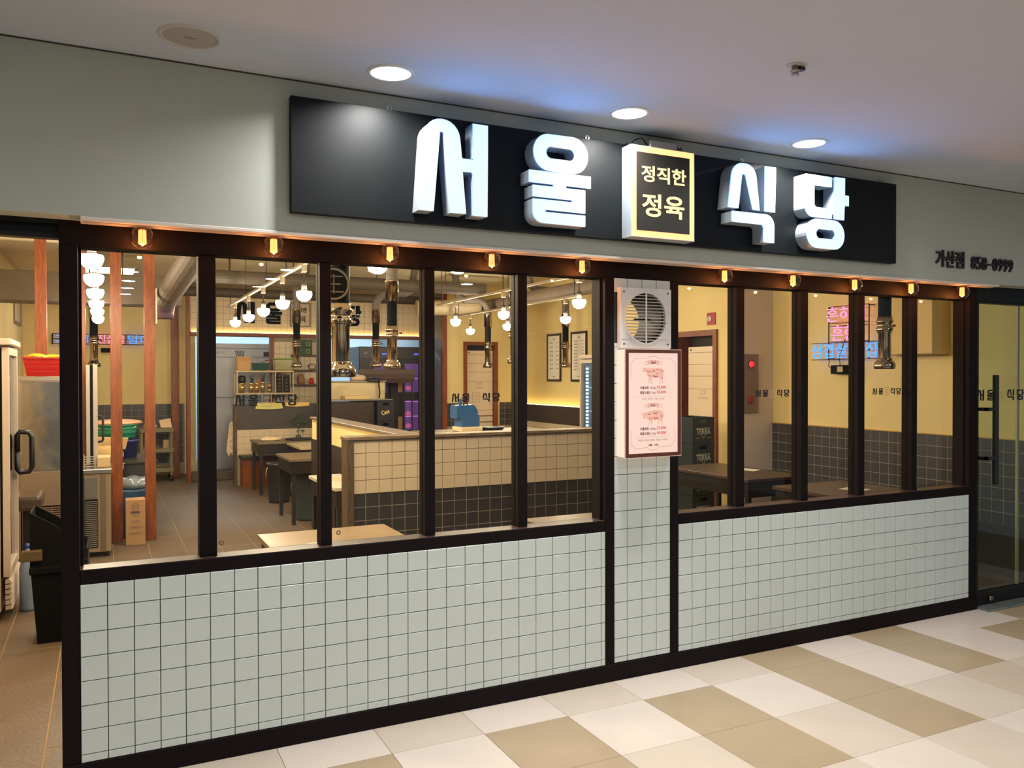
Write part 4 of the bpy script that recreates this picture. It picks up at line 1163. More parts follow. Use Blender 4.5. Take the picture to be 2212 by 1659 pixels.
ob('alarm_bezel', MB().ring(circle(6.455, 1.79, 0.046, 24), circle(6.455, 1.79, 0.038, 24), (0, 0, 0), X, Z, -Y, -3.146, -3.138), CHAR, hy)
ob('red_disc', MB().lathe([(0.0, -0.008), (0.05, -0.006), (0.052, 0.0)], (6.45, 3.146, 1.40), 24, 'Y'), mat('dull_red', (150, 52, 56), 0.5), hy)
for i, (ya, yb, lab) in enumerate(((8.38, 7.92, 'narrow framed menu poster farther back on the right wall'), (7.59, 7.11, 'framed menu poster nearer the glass-door fridge on the right wall'))):
    p = thing('menu_poster', (6.79, (ya + yb) / 2, 1.57), lab, 'poster', 'framed menu posters')
    ob('frame', MB().ring([(-ya, 1.57), (-yb, 1.57), (-yb, 2.36), (-ya, 2.36)], [(-ya + .03, 1.605), (-yb - .03, 1.605), (-yb - .03, 2.325), (-ya + .03, 2.325)], (6.80, 0, 0), -Y, Z, -X, 0.0, 0.025), mat('dark_poster_frame', (44, 34, 28), 0.5), p)
    ob('sheet', MB().box(6.785, 6.799, yb + .03, ya - .03, 1.605, 2.325), PAPER, p)
    pr = MB(); pr2 = MB()
    tx_ = lambda s, u0, u1, z0, z1, m_=None: rtext(m_ or pr, s, ya - .03 - u0 * (ya - yb - .06), ya - .03 - u1 * (ya - yb - .06), z0, z1, 0, -0.0135 + 0.0, 0.02)
    N_ = 7 if i == 0 else 10
    names = ['생삼겹살', '오겹살', '항정살', '목살', '갈비살', '된장찌개', '물냉면', '비빔면', '공기밥', '음료수']
    prices = ['12,000', '13,000', '14,000', '12,000', '15,000', '5,000', '6,000', '6,000', '1,000', '2,000']
    for k in range(N_):
        z = 2.20 - k * (0.50 / N_)
        rtext(pr, names[k], ya - .09, ya - .20, z, z + .022, 0.001, -0.0155, 0.02)
        rtext(pr2 if k < 2 else pr, prices[k], yb + .17, yb + .07, z, z + .020, 0.001, -0.0155, 0.01)
    rtext(pr, '서울 식당', (ya + yb) / 2 + .05, (ya + yb) / 2 - .05, 1.64, 1.66, 0.001, -0.0155, 0.02)
    rtext(pr, '메뉴', (ya + yb) / 2 + .03, (ya + yb) / 2 - .03, 2.255, 2.285, 0.001, -0.0155, 0.02)
    for v in pr.v + pr2.v: pass
    pr.v = [(6.7842, a[1], a[2]) for a in pr.v]; pr2.v = [(6.7842, a[1], a[2]) for a in pr2.v]
    ob('print', pr, INK, p); ob('price_print', pr2, REDINK, p)

# doorway on the right wall with the pale folding door, and the same on the back wall
def slat_door(o_, fr, wd, z1, name, lab, n_low):
    r, u, n = fr
    O = Vector(o_)
    t = thing(name, O + r * wd / 2, lab, 'folding door')
    P = lambda x0, x1, z0, z1_, d0, d1: MB().prism([(x0, z0), (x1, z0), (x1, z1_), (x0, z1_)], O, r, u, n, d0, d1)
    body = mat('cream_folding_panel', (226, 206, 180), 0.4)
    gap = mat('door_gap_shadow', (40, 32, 26), 0.8)
    ob('core', P(0.01, wd - .01, 0.0, z1 - .01, -0.05, -0.012), gap, t)
    zt = z1
    ob('header_strip', P(0, wd, z1 - .07, z1, -0.04, 0.0), body, t)
    ob('maker_mark', P(0.03, 0.07, z1 - .045, z1 - .03, 0.0, 0.001), INK, t)
    z = z1 - .075
    hs = [0.15, 0.15, 0.16, 0.50]
    for h in hs:
        ob('panel', P(0, wd, z - h + .004, z, -0.04, 0.0), body, t); z -= h
    while z > 0.02:
        h = min(0.105, z)
        ob('slat', P(0, wd, z - h + .014, z, -0.04, 0.0), body, t); z -= h
    lb_ = MB()
    f2 = (r, u, n)
    marks(lb_, 3, O, f2, (wd * .38, wd * .62, z1 - .60, z1 - .55), 0.001, 0.01, 0.0)
    marks(lb_, 9, O, f2, (wd * .34, wd * .68, z1 - .66, z1 - .635), 0.001, 0.0, 0.0)
    ob('notice_print', lb_, mat('grey_print', (120, 104, 84), 0.6), t)
    return t
def door_frame(o_, fr, wd, z1, name, lab, tw=0.07):
    r, u, n = fr
    O = Vector(o_)
    t = thing(name, O + r * wd / 2, lab, 'door frame', kind='structure')
    P = lambda x0, x1, z0, z1_, d0, d1: MB().prism([(x0, z0), (x1, z0), (x1, z1_), (x0, z1_)], O, r, u, n, d0, d1)
    ob('jamb', P(-tw, 0, 0, z1, -0.20, 0.03), ORANGE, t); ob('jamb', P(wd, wd + tw, 0, z1, -0.20, 0.03), ORANGE, t)
    ob('head', P(-tw, wd + tw, z1, z1 + tw, -0.20, 0.03), ORANGEX, t)
    ob('inner_lining', P(0.001, wd - .001, 0, z1 - .001, -0.20, -0.19), mat('dark_lining', (48, 36, 28), 0.7), t)
    return t
door_frame((5.66, 9.2, 0), FRONT, 0.52, 2.19, 'door_3', 'orange timber door frame in the yellow back wall', 0.06)
slat_door((5.67, 9.24, 0), FRONT, 0.50, 2.10, 'folding_door', 'pale slatted folding door in the back wall doorway', 6)
door_frame((6.8, 4.84, 0), RWALL, 0.68, 2.16, 'door_4', 'orange timber door frame in the right wall under the red notice', 0.07)
slat_door((6.85, 4.72, 0), RWALL, 0.56, 2.03, 'folding_door', 'pale slatted folding door in the right wall beside the dark crates', 6)

# ---- tables
def table(x0, x1, y0, y1, label, top=TABLED, z=0.74, legs=True, extra=None):
    t = thing('dining_table', ((x0 + x1) / 2, (y0 + y1) / 2, 0), label, 'table')
    ob('table_top', MB().box(x0, x1, y0, y1, z - 0.03, z, 0.003), top, t)
    ob('apron', MB().box(x0 + .02, x1 - .02, y0 + .02, y1 - .02, z - 0.17, z - 0.03), mat('dark_table_box', (44, 40, 38), 0.4, 0.3), t)
    for a in (x0 + .03, x1 - .07):
        for c in (y0 + .03, y1 - .07):
            ob('leg', MB().box(a, a + .04, c, c + .04, 0.0, z - .17), CHAR, t)
    return t
table(0.895, 1.665, 0.45, 1.215, 'pale laminate table right behind the left window', mat('pale_table_laminate', (142, 120, 92), 0.28, vary=0.05))
table(1.935, 2.85, 5.50, 6.32, 'dark dining table with a black drum beneath, in mid room')
table(2.0, 3.0, 8.02, 8.72, 'farthest dark dining table near the bench and half wall')
table(2.36, 3.2, 6.95, 7.85, 'dining table with a thick cream top, between the mid and far tables', mat('cream_table_top', (178, 158, 122), 0.35))
table(1.80, 2.10, 2.98, 3.95, 'narrow white-topped side table against the partition leg', mat('white_laminate', (206, 198, 186), 0.35))
table(5.22, 5.93, 1.84, 3.05, 'brown table behind the right window with a paper on it', mat('brown_laminate', (74, 56, 46), 0.4, vary=0.06))
table(5.12, 5.93, 0.40, 1.44, 'brown table closest to the right window, under its hood', mat('brown_laminate', (74, 56, 46), 0.4, vary=0.06))
table(2.53, 3.4, 0.55, 0.98, 'small table corner behind the tiled pillar', TABLED)

def sheet(pts, z, name, label, m=PAPER, cat='paper', th=0.003):
    a = MB().prism(pts, (0, 0, 0), X, Y, Z, z + .0005, z + th)
    return ob(name, a, m, label=label, cat=cat)
sl = sheet([(1.14, 0.66), (1.27, 0.70), (1.22, 0.84), (1.09, 0.80)], 0.74, 'menu_card', 'printed menu card lying on the pale front table', cat='menu')
pr = MB()
marks(pr, 3, (0, 0, 0), (Vector((.955, .295, 0)), Vector((-.295, .955, 0)), Z), (1.14 * .955 + .66 * .295 + .02, 1.14 * .955 + .66 * .295 + .11, -1.14 * .295 + .66 * .955 + .06, -1.14 * .295 + .66 * .955 + .12), 0, 0.01, 0.7437)
ob('print', pr, REDINK, sl)
sheet([(5.72, 2.30), (5.86, 2.36), (5.80, 2.56), (5.66, 2.50)], 0.74, 'paper_sheet', 'white paper lying on the brown table by the column')
sheet([(5.52, 0.86), (5.66, 0.90), (5.60, 1.08), (5.46, 1.04)], 0.74, 'paper_sheet', 'white paper lying on the table closest to the right window')
sheet([(1.86, 3.45), (2.04, 3.40), (2.06, 3.62), (1.88, 3.66)], 0.74, 'paper_sheet', 'tan paper on the narrow white side table', mat('tan_paper', (206, 176, 132), 0.7))
sheet([(2.46, 5.72), (2.62, 5.72), (2.62, 5.92), (2.46, 5.92)], 0.74, 'paper_sheet', 'small printed card on the dark mid-room table')
# dish tray and cloth on the far table
tr = thing('serving_tray', (2.62, 8.35, 0.74), 'round black tray on the farthest table', 'tray')
ob('dish', MB().lathe([(0.0, 0.004), (0.18, 0.004), (0.21, 0.016), (0.22, 0.016), (0.20, 0.0), (0.0, 0.0)], (2.66, 8.36, 0.7405), 28), mat('black_tray', (40, 34, 30), 0.35, 0.3), tr)
def blob(c, r, seed=0, amp=0.12, seg=14):
    rn = random.Random(seed)
    bm = bmesh.new()
    bmesh.ops.create_uvsphere(bm, u_segments=seg, v_segments=seg // 2 + 2, radius=1)
    for v in bm.verts:
        k = 1 + amp * (math.sin(5 * v.co.x + seed) * math.cos(4 * v.co.y + 2 * seed) + 0.5 * math.sin(9 * v.co.z + seed))
        zz_ = v.co.z if v.co.z > -0.55 else -0.55
        v.co = (c[0] + v.co.x * r[0] * k, c[1] + v.co.y * r[1] * k, c[2] + (zz_ + 0.55) * r[2] * k / 1.55)
    return MB().bm(bm, smooth=True)
ob('crumpled_cloth', blob((2.22, 8.35, 0.741), (0.15, 0.10, 0.06), 3, 0.2), mat('cream_cloth', (222, 200, 164), 0.8), label='crumpled cream cloth on the farthest table', cat='cloth')
# ring-shaped gridiron on the cream table
gr = MB()
for k in range(3): gr.lathe([(0.10 + .04 * k, 0.001), (0.106 + .04 * k, 0.007), (0.112 + .04 * k, 0.001)], (2.9, 7.3, 0.7405), 26, cap=False)
ob('grill_plate', gr, CHROME, label='shiny ring grill plate on the cream-topped table', cat='grill')

def drum(x, y, r, h, label, m=None):
    t = thing('waste_drum', (x, y, 0), label, 'bin')
    ob('body', MB().lathe([(0.0, 0.002), (r * .82, 0.002), (r * .86, 0.03), (r, h - .03), (r * 1.05, h - .025), (r * 1.05, h), (r * .97, h), (r * .9, h - .06), (0, h - .06)], (x, y, 0), 26), m or mat('dark_drum', (46, 48, 50), 0.35), t)
    ob('handle', MB().tube([(x - r, y - r * .3, h - .05), (x - r * 1.12, y - r * .3, h - .12), (x - r * 1.1, y - r * .2, h - .2)], 0.006, 6), mat('pale_cord', (180, 160, 126), 0.6), t)
drum(2.16, 7.4 - .05, 0.155, 0.52, 'dark waste drum with a hanging cord beyond the mid-room table')
drum(2.24, 5.88, 0.20, 0.55, 'dark waste drum under the mid-room table', mat('blue_grey_drum', (62, 72, 78), 0.3))
def stool(x, y, label, h=0.42, r=0.16):
    t = thing('stool', (x, y, 0), label, 'stool')
    ob('seat', MB().lathe([(0.0, h - .03), (r * .95, h - .03), (r, h - .015), (r * .96, h), (0.0, h + .006)], (x, y, 0), 26), mat('black_vinyl_seat', (30, 27, 26), 0.4), t)
    for k in range(4):
        a = math.pi / 4 + k * math.pi / 2
        ob('leg', MB().tube([(x + .6 * r * math.cos(a), y + .6 * r * math.sin(a), h - .03), (x + .95 * r * math.cos(a), y + .95 * r * math.sin(a), 0.0)], 0.010, 8), CHAR, t)
    return t
stool(4.75, 1.75, 'black round stool beside the brown table behind the pillar window', 0.45, 0.17)
stool(1.52, 2.55, 'dark round stool behind the front table, before the partition post')

# ---- beer crates
def crate(x, y, z, wx, wy, h, m, word, label, fr, group, cat='crate'):
    t = thing('bottle_crate', (x, y, z), label, cat, group)
    b = MB()
    x0, x1, y0, y1 = x - wx / 2, x + wx / 2, y - wy / 2, y + wy / 2
    w_ = 0.012
    b.box(x0, x1, y0, y0 + w_, z + .002, z + h - .07); b.box(x0, x1, y1 - w_, y1, z + .002, z + h - .002)
    b.box(x0, x0 + w_, y0 + w_, y1 - w_, z + .002, z + h - .002); b.box(x1 - w_, x1, y0 + w_, y1 - w_, z + .002, z + h - .002)
    b.box(x0, x1, y0, y0 + w_, z + h - .03, z + h - .002)
    for a, c in ((x0, x0 + wx * .32), (x1 - wx * .32, x1)): b.box(a, c, y0, y0 + w_, z + h - .07, z + h - .03)
    b.box(x0 + w_, x1 - w_, y0 + w_, y1 - w_, z + .004, z + .02)
    ob('body', b, m, t)
    ob('rim', MB().ring([(x0 - .004, y0 - .004), (x1 + .004, y0 - .004), (x1 + .004, y1 + .004), (x0 - .004, y1 + .004)], [(x0 + .01, y0 + .01), (x1 - .01, y0 + .01), (x1 - .01, y1 - .01), (x0 + .01, y1 - .01)], (0, 0, 0), X, Y, Z, z + h - .022, z + h - .012), m, t)
    return t
GREENC = mat('dark_green_crate', (24, 34, 32), 0.5)
PRINT = mat('pale_crate_print', (186, 186, 176), 0.6)
tcap = ['bottom of the dark crate stack by the right wall doorway', 'second from the floor in the dark crate stack by the doorway', 'third from the floor in the dark crate stack by the doorway', 'topmost of the dark crate stack by the right wall doorway']
for k in range(4):
    z = 0.001 + k * 0.298
    t = crate(6.22, 3.86, z, 0.31, 0.40, 0.297, GREENC, 'TERRA', 'dark green crate, ' + tcap[k], FRONT, 'stacked dark green bottle crates')
    p = MB()
    text(p, 'TERRA', (0, 0, 0), FRONT, (6.12, 6.32, z + .10, z + .165), 0, 0.02, -3.6585)
    p.ribbon([(6.12, z + .172), (6.32, z + .172)], 0.006, (0, 0, 0), X, Z, -Y, -3.6585, False)
    p.ribbon([(6.19, z + .095), (6.22, z + .055), (6.25, z + .095)], 0.005, (0, 0, 0), X, Z, -Y, -3.6585, False)
    p.ribbon([(6.12, z + .06), (6.17, z + .06)], 0.005, (0, 0, 0), X, Z, -Y, -3.6585, False)
    p.ribbon([(6.27, z + .06), (6.32, z + .06)], 0.005, (0, 0, 0), X, Z, -Y, -3.6585, False)
    ob('crate_print', p, PRINT, t)
NAVYC = mat('black_navy_crate', (26, 26, 32), 0.45)
GOLDP = mat('gold_crate_print', (222, 190, 128), 0.5)
for k in range(4):
    z = 0.001 + k * 0.318
    t = crate(4.06, 8.86, z, 0.27, 0.34, 0.317, NAVYC, 'Cass', 'black crate, %s, beside the steel counter' % ['lowest of its stack', 'second up in its stack', 'third up in its stack', 'top of its stack'][k], FRONT, 'stacked black bottle crates')
    p = MB()
    c_, s_ = math.cos(.3), math.sin(.3)
    text(p, 'Cass', (4.0, 0, z + .09), (Vector((c_, 0, s_)), Vector((-s_, 0, c_)), -Y), (0, 0.13, 0, 0.07), 0, 0.03, -8.689)
    ob('crate_print', p, GOLDP, t)

# ---- blue slicer machine on a cashier counter behind the partition
cc = thing('service_counter', (3.3, 3.35, 0), 'dark counter behind the tiled partition carrying the blue machine', 'counter')
ob('cabinet', MB().box(2.75, 3.9, 3.15, 3.6, 0, 1.12), mat('dark_counter_panel', (50, 44, 40), 0.5), cc)
ob('counter_top', MB().box(2.70, 3.95, 3.10, 3.65, 1.12, 1.15, 0.004), TABLED, cc)
bm_ = thing('ice_shaver', (3.15, 3.3, 1.15), 'blue tabletop machine with a chimney on a cream base', 'machine')
ob('base_plate', MB().box(3.03, 3.25, 3.2, 3.42, 1.151, 1.195, 0.006), mat('cream_base', (226, 204, 164), 0.45), bm_)
BLUE = mat('blue_enamel', (46, 90, 146), 0.3)
ob('lower_body', MB().prism([(3.045, 1.196), (3.225, 1.196), (3.225, 1.30), (3.20, 1.315), (3.03, 1.315), (3.03, 1.27), (3.045, 1.265)], (0, 0, 0), X, Z, -Y, -3.40, -3.22), BLUE, bm_)
ob('upper_body', MB().prism([(3.00, 1.275), (3.05, 1.275), (3.05, 1.3155), (3.195, 1.3155), (3.222, 1.32), (3.19, 1.385), (3.165, 1.40), (3.015, 1.395), (3.0, 1.38)], (0, 0, 0), X, Z, -Y, -3.39, -3.23), BLUE, bm_)
ob('chimney', MB().box(3.055, 3.078, 3.29, 3.32, 1.395, 1.455, 0.003), BLUE, bm_)
kb = MB()
for kx in (3.10, 3.135): kb.lathe([(0.008, 0.0), (0.008, 0.014), (0.0, 0.016)], (kx, 3.3, 1.398), 12)
ob('knob', kb, BLACK, bm_)
py = thing('frying_pan', (3.42, 3.35, 1.15), 'flat black pan lying right of the blue machine', 'pan')
ob('pan_body', MB().lathe([(0.0, 0.002), (0.10, 0.002), (0.125, 0.03), (0.12, 0.03), (0.098, 0.008), (0.0, 0.008)], (3.42, 3.36, 1.151), 24), BLACK, py)
ob('handle', MB().box(3.27, 3.31, 3.34, 3.37, 1.172, 1.182), BLACK, py)
t = ob('cable', MB().tube([(3.24, 3.2, 1.158), (3.30, 3.16, 1.155), (3.34, 3.2, 1.155), (3.30, 3.25, 1.156), (3.27, 3.22, 1.157), (3.33, 3.13, 1.155)], 0.004, 6), BLACK, label='thin black cable curled beside the blue machine', cat='cable')

# ---- round sign hanging behind the third pane
e = thing('round_sign', (1.20, 0.48, 2.05), 'round black hanging sign with a white ring beside the nearest hood', 'sign')
ob('disc', MB().lathe([(0.0, -0.012), (0.085, -0.012), (0.088, -0.008), (0.088, 0.008), (0.0, 0.012)], (1.165, 0.48, 2.15), 36, 'Y', smooth=False), BLACKM, e)
r_ = MB().ring(circle(1.165, 2.15, 0.083, 36), circle(1.165, 2.15, 0.072, 36), (0, 0, 0), X, Z, -Y, -0.468, -0.466)
for pts in ([(1.12, 2.19), (1.21, 2.19)], [(1.13, 2.15), (1.20, 2.15)], [(1.115, 2.11), (1.215, 2.11)], [(1.165, 2.20), (1.165, 2.10)]):
    r_.ribbon(pts, 0.006, (0, 0, 0), X, Z, -Y, -0.4665, False, 0.001)
ob('emblem', r_, mat('tarnished_ring', (128, 118, 100), 0.5), e)
ob('hanger', MB().tube([(1.165, 0.48, 2.235), (1.165, 0.48, 3.222)], 0.003, 6), CHAR, e)

# ================================================================== LEFT SERVICE AREA
# near glass-door fridge in the doorway
f1 = thing('display_fridge', (-0.78, 3.1, 0), 'tall white glass-door fridge at the far left edge, seen side-on', 'fridge')
ob('cabinet', MB().box(-1.04, -0.545, 2.78, 3.42, 0.06, 1.90, 0.01), WHITEM, f1)
ob('top_cap', MB().box(-1.04, -0.47, 2.74, 3.44, 1.885, 1.93, 0.006), WHITEM, f1)
ob('badge', MB().box(-0.4695, -0.4675, 2.78, 3.1, 1.893, 1.925), mat('pink_badge', (226, 190, 180), 0.4), f1)
fd = MB().ring([(2.78, 0.30), (3.42, 0.30), (3.42, 1.87), (2.78, 1.87)], [(2.83, 0.35), (3.37, 0.35), (3.37, 1.82), (2.83, 1.82)], (0, 0, 0), Y, Z, X, -0.53, -0.49)
door_o = ob('door', fd, WHITEM, f1)
ob('pane', MB().box(-0.52, -0.512, 2.83, 3.37, 0.35, 1.82), CLEAR, door_o)
ob('handle', MB().tube([(-0.485, 3.30, 1.11), (-0.485, 3.30, 1.235), (-0.47, 3.30, 1.26), (-0.41, 3.30, 1.255), (-0.392, 3.30, 1.22), (-0.392, 3.30, 1.0), (-0.41, 3.30, 0.965), (-0.47, 3.30, 0.96), (-0.485, 3.30, 0.985), (-0.485, 3.30, 1.115)], 0.019, 8), BLACK, door_o)
ob('gasket', MB().box(-0.545, -0.53, 2.785, 3.415, 0.3, 1.87), BLACKM, f1)
lv = MB()
for k in range(6):
    z = 0.075 + k * 0.036
    lv.add([(-0.52, 2.78, z), (-0.478, 2.78, z + .004), (-0.478, 3.42, z + .004), (-0.52, 3.42, z), (-0.52, 2.78, z + .026), (-0.50, 2.78, z + .03), (-0.50, 3.42, z + .03), (-0.52, 3.42, z + .026)],
           [(0, 1, 5, 4), (1, 2, 6, 5), (2, 3, 7, 6), (0, 3, 2, 1), (4, 5, 6, 7), (3, 0, 4, 7)])
ob('louvre', lv, WHITEM, f1)
fs = MB()
for a in (-1.0, -0.58):
    for c in (2.82, 3.38): fs.lathe([(0.02, 0.0), (0.02, 0.06)], (a, c, 0), 10)
ob('foot', fs, BLACK, f1)
hb = MB()
for k in range(4):
    hb.lathe([(0.0, -0.0015), (0.008, -0.001), (0.008, 0.0)], (-0.62, 2.78, 0.10 + k * 0.045), 10, 'Y')
ob('vent_hole', hb, BLACKM, f1)

# ice machine with red crate
im = thing('ice_machine', (-0.4, 4.95, 0), 'tall stainless ice machine with rippled front seen through the open doorway', 'ice machine')
ob('body', MB().box(-0.585, -0.10, 4.60, 5.20, 0.08, 1.665, 0.006), STEEL, im)
ob('front_panel', MB().box(-0.56, -0.13, 4.592, 4.60, 0.84, 1.62, 0.003), RIPPLE, im)
ob('top_edge', MB().box(-0.59, -0.095, 4.588, 4.61, 1.63, 1.67, 0.003), STEEL, im)
ob('lower_panel', MB().box(-0.575, -0.11, 4.592, 4.60, 0.52, 0.825, 0.003), mat('dull_steel_panel', (150, 132, 112), 0.4, 0.6), im)
gl_ = MB()
for k in range(22): gl_.box(-0.56, -0.125, 4.59, 4.60, 0.12 + k * 0.018, 0.12 + k * 0.018 + 0.010)
for x in (-0.45, -0.33, -0.2): gl_.box(x - .003, x + .003, 4.588, 4.60, 0.12, 0.515)
ob('grille', gl_, mat('grille_steel', (140, 120, 104), 0.4, 0.5), im)
ob('grille_back', MB().box(-0.57, -0.115, 4.598, 4.602, 0.1, 0.52), BLACKM, im)
ft = MB()
for a in (-0.55, -0.14):
    for c in (4.64, 5.16): ft.lathe([(0.02, 0.0), (0.02, 0.085)], (a, c, 0), 10)
ob('foot', ft, CHAR, im)
rc = thing('basket', (-0.35, 4.85, 1.671), 'red plastic basket on top of the tall ice machine', 'basket')
def basket(x0, x1, y0, y1, z0, z1, flare, m, t, bars=True):
    b = MB()
    th = 0.008
    o0 = [(x0, y0), (x1, y0), (x1, y1), (x0, y1)]
    o1 = [(x0 - flare, y0 - flare), (x1 + flare, y0 - flare), (x1 + flare, y1 + flare), (x0 - flare, y1 + flare)]
    i0 = [(x0 + th, y0 + th), (x1 - th, y0 + th), (x1 - th, y1 - th), (x0 + th, y1 - th)]
    i1 = [(p[0] + (th if p[0] < (x0 + x1) / 2 else -th), p[1] + (th if p[1] < (y0 + y1) / 2 else -th)) for p in o1]
    V = [(*p, z0) for p in o0] + [(*p, z1) for p in o1] + [(*p, z0 + th) for p in i0] + [(*p, z1) for p in i1]
    F = [(3, 2, 1, 0), (8, 9, 10, 11)]
    for i in range(4):
        j = (i + 1) % 4
        F += [(i, j, 4 + j, 4 + i), (8 + j, 8 + i, 12 + i, 12 + j), (4 + i, 4 + j, 12 + j, 12 + i)]
    b.add(V, F)
    ob('body', b, m, t)
    rb = MB()
    h = z1 - z0
    for k in range(1, 4):
        f = k / 4; e_ = flare * f + 0.003
        rb.ring([(x0 - e_, y0 - e_), (x1 + e_, y0 - e_), (x1 + e_, y1 + e_), (x0 - e_, y1 + e_)], [(x0 - e_ + .004, y0 - e_ + .004), (x1 + e_ - .004, y0 - e_ + .004), (x1 + e_ - .004, y1 + e_ - .004), (x0 - e_ + .004, y1 + e_ - .004)], (0, 0, 0), X, Y, Z, z0 + h * f - .003, z0 + h * f + .003)
    e_ = flare + .01
    rb.ring([(x0 - e_, y0 - e_), (x1 + e_, y0 - e_), (x1 + e_, y1 + e_), (x0 - e_, y1 + e_)], [(x0 - flare, y0 - flare), (x1 + flare, y0 - flare), (x1 + flare, y1 + flare), (x0 - flare, y1 + flare)], (0, 0, 0), X, Y, Z, z1 - .012, z1)
    ob('rim', rb, m, t)
basket(-0.52, -0.14, 4.66, 5.1, 1.672, 1.84, 0.03, mat('red_plastic', (168, 16, 14), 0.4), rc)
for i, (x, y, r_, lab) in enumerate(((-0.44, 4.75, 0.06, 'yellow snack packet at the left in the red basket'), (-0.22, 4.75, -0.06, 'yellow snack packet at the right in the red basket'), (-0.33, 4.99, 0.0, 'yellow snack packet at the back of the red basket'))):
    t = thing('snack_packet', (x, y, 1.80), lab, 'packet', 'yellow packets in the red basket')
    bm = bmesh.new()
    bmesh.ops.create_uvsphere(bm, u_segments=12, v_segments=8, radius=1)
    M_ = Matrix.Translation((x, y, 1.845)) @ Matrix.Rotation(r_, 4, 'Y')
    b = MB().bm(bm, M_ @ Matrix.Diagonal((0.088, 0.07, 0.032, 1)), True)
    ob('pouch', b, mat('yellow_foil', (228, 178, 40), 0.35), t)
    cr = MB()
    for s_ in (-1, 1): cr.add([M_ @ Vector((s_ * .08, -.05, .0)), M_ @ Vector((s_ * .105, -.05, .004)), M_ @ Vector((s_ * .105, .05, .004)), M_ @ Vector((s_ * .08, .05, .0)),
                               M_ @ Vector((s_ * .08, -.05, .004)), M_ @ Vector((s_ * .105, -.05, .008)), M_ @ Vector((s_ * .105, .05, .008)), M_ @ Vector((s_ * .08, .05, .004))],
                              [(0, 1, 2, 3), (7, 6, 5, 4), (0, 4, 5, 1), (2, 6, 7, 3), (1, 5, 6, 2)])
    ob('crimp', cr, mat('yellow_foil', (228, 178, 40), 0.35), t)
    p = MB()
    marks(p, 3, (x - .05, y - .071, 1.832), FRONT, (0, 0.10, 0, 0.024), 0.001, 0.03, 0.0)
    ob('print', p, INK, t)
# black side stand with chrome
st_ = thing('side_stand', (-0.45, 4.0, 0), 'small black pedestal stand beside the ice machine', 'stand')
ob('top', MB().box(-0.55, -0.36, 3.75, 4.15, 0.60, 0.72, 0.03), mat('brown_black_top', (66, 52, 44), 0.35), st_)
ob('column', MB().box(-0.50, -0.41, 3.86, 3.98, 0.02, 0.61, 0.01), BLACK, st_)
ob('foot', MB().box(-0.52, -0.39, 3.80, 4.05, 0.0, 0.03, 0.006), BLACK, st_)
# trash bin with slanted lid
tb = thing('trash_bin', (-0.17, 2.28, 0), 'tall black trash bin with its lid tipped open in the left doorway', 'bin')
b = MB()
prof = [(-0.115, 0.003), (0.115, 0.003), (0.155, 0.56), (-0.155, 0.56)]
bx0 = -0.165
V = [(bx0 - .125, 2.12, .003), (bx0 + .125, 2.12, .003), (bx0 + .125, 2.40, .003), (bx0 - .125, 2.40, .003), (bx0 - .155, 2.09, .44), (bx0 + .155, 2.09, .44), (bx0 + .155, 2.45, .44), (bx0 - .155, 2.45, .44)]
ob('body', MB().add(V, [(3, 2, 1, 0), (0, 1, 5, 4), (1, 2, 6, 5), (2, 3, 7, 6), (3, 0, 4, 7), (4, 5, 6, 7)]), BLACKM, tb)
ob('collar', MB().box(bx0 - .165, bx0 + .165, 2.075, 2.46, 0.44, 0.49, 0.012), BLACKM, tb)
hp = rounded([(bx0 - .16, 0.491), (bx0 + .16, 0.491), (bx0 + .16, 0.58, .03), (bx0 - .02, 0.74, .12), (bx0 - .16, 0.83, .01)], 6)
hd_ = MB()
hd_.prism(hp, (0, 0, 0), X, Z, -Y, -2.10, -2.09)
hd_.prism(hp, (0, 0, 0), X, Z, -Y, -2.45, -2.44)
hd_.box(bx0 - .16, bx0 - .15, 2.10, 2.44, 0.491, 0.826)
hd_.box(bx0 + .15, bx0 + .16, 2.10, 2.44, 0.491, 0.575)
ob('hood', hd_, BLACKM, tb)
ob('latch', MB().box(bx0 - .205, bx0 - .09, 2.06, 2.09, 0.53, 0.60, 0.01), mat('dull_brass_latch', (88, 70, 40), 0.5), tb)
wb_ = []
for i, (x, y) in enumerate(((-0.405, 3.02), (-0.29, 3.10), (-0.37, 3.19))):
    t = thing('water_bottle', (x, y, 0), 'clear plastic water bottle, %s behind the trash bin' % ['leftmost in front', 'upright beside another', 'rearmost'][i], 'bottle', 'water bottles behind the bin')
    ob('bottle_body', MB().lathe([(0.0, 0.001), (0.05, 0.001), (0.053, 0.02), (0.050, 0.10), (0.053, 0.14), (0.053, 0.30), (0.035, 0.38), (0.016, 0.42), (0.016, 0.45)], (x, y, 0), 16), mat('blue_clear_plastic', (120, 134, 156), 0.15), t)
    ob('cap', MB().lathe([(0.018, 0.445), (0.018, 0.475), (0.0, 0.476)], (x, y, 0), 12), mat('blue_cap', (40, 70, 150), 0.4), t)

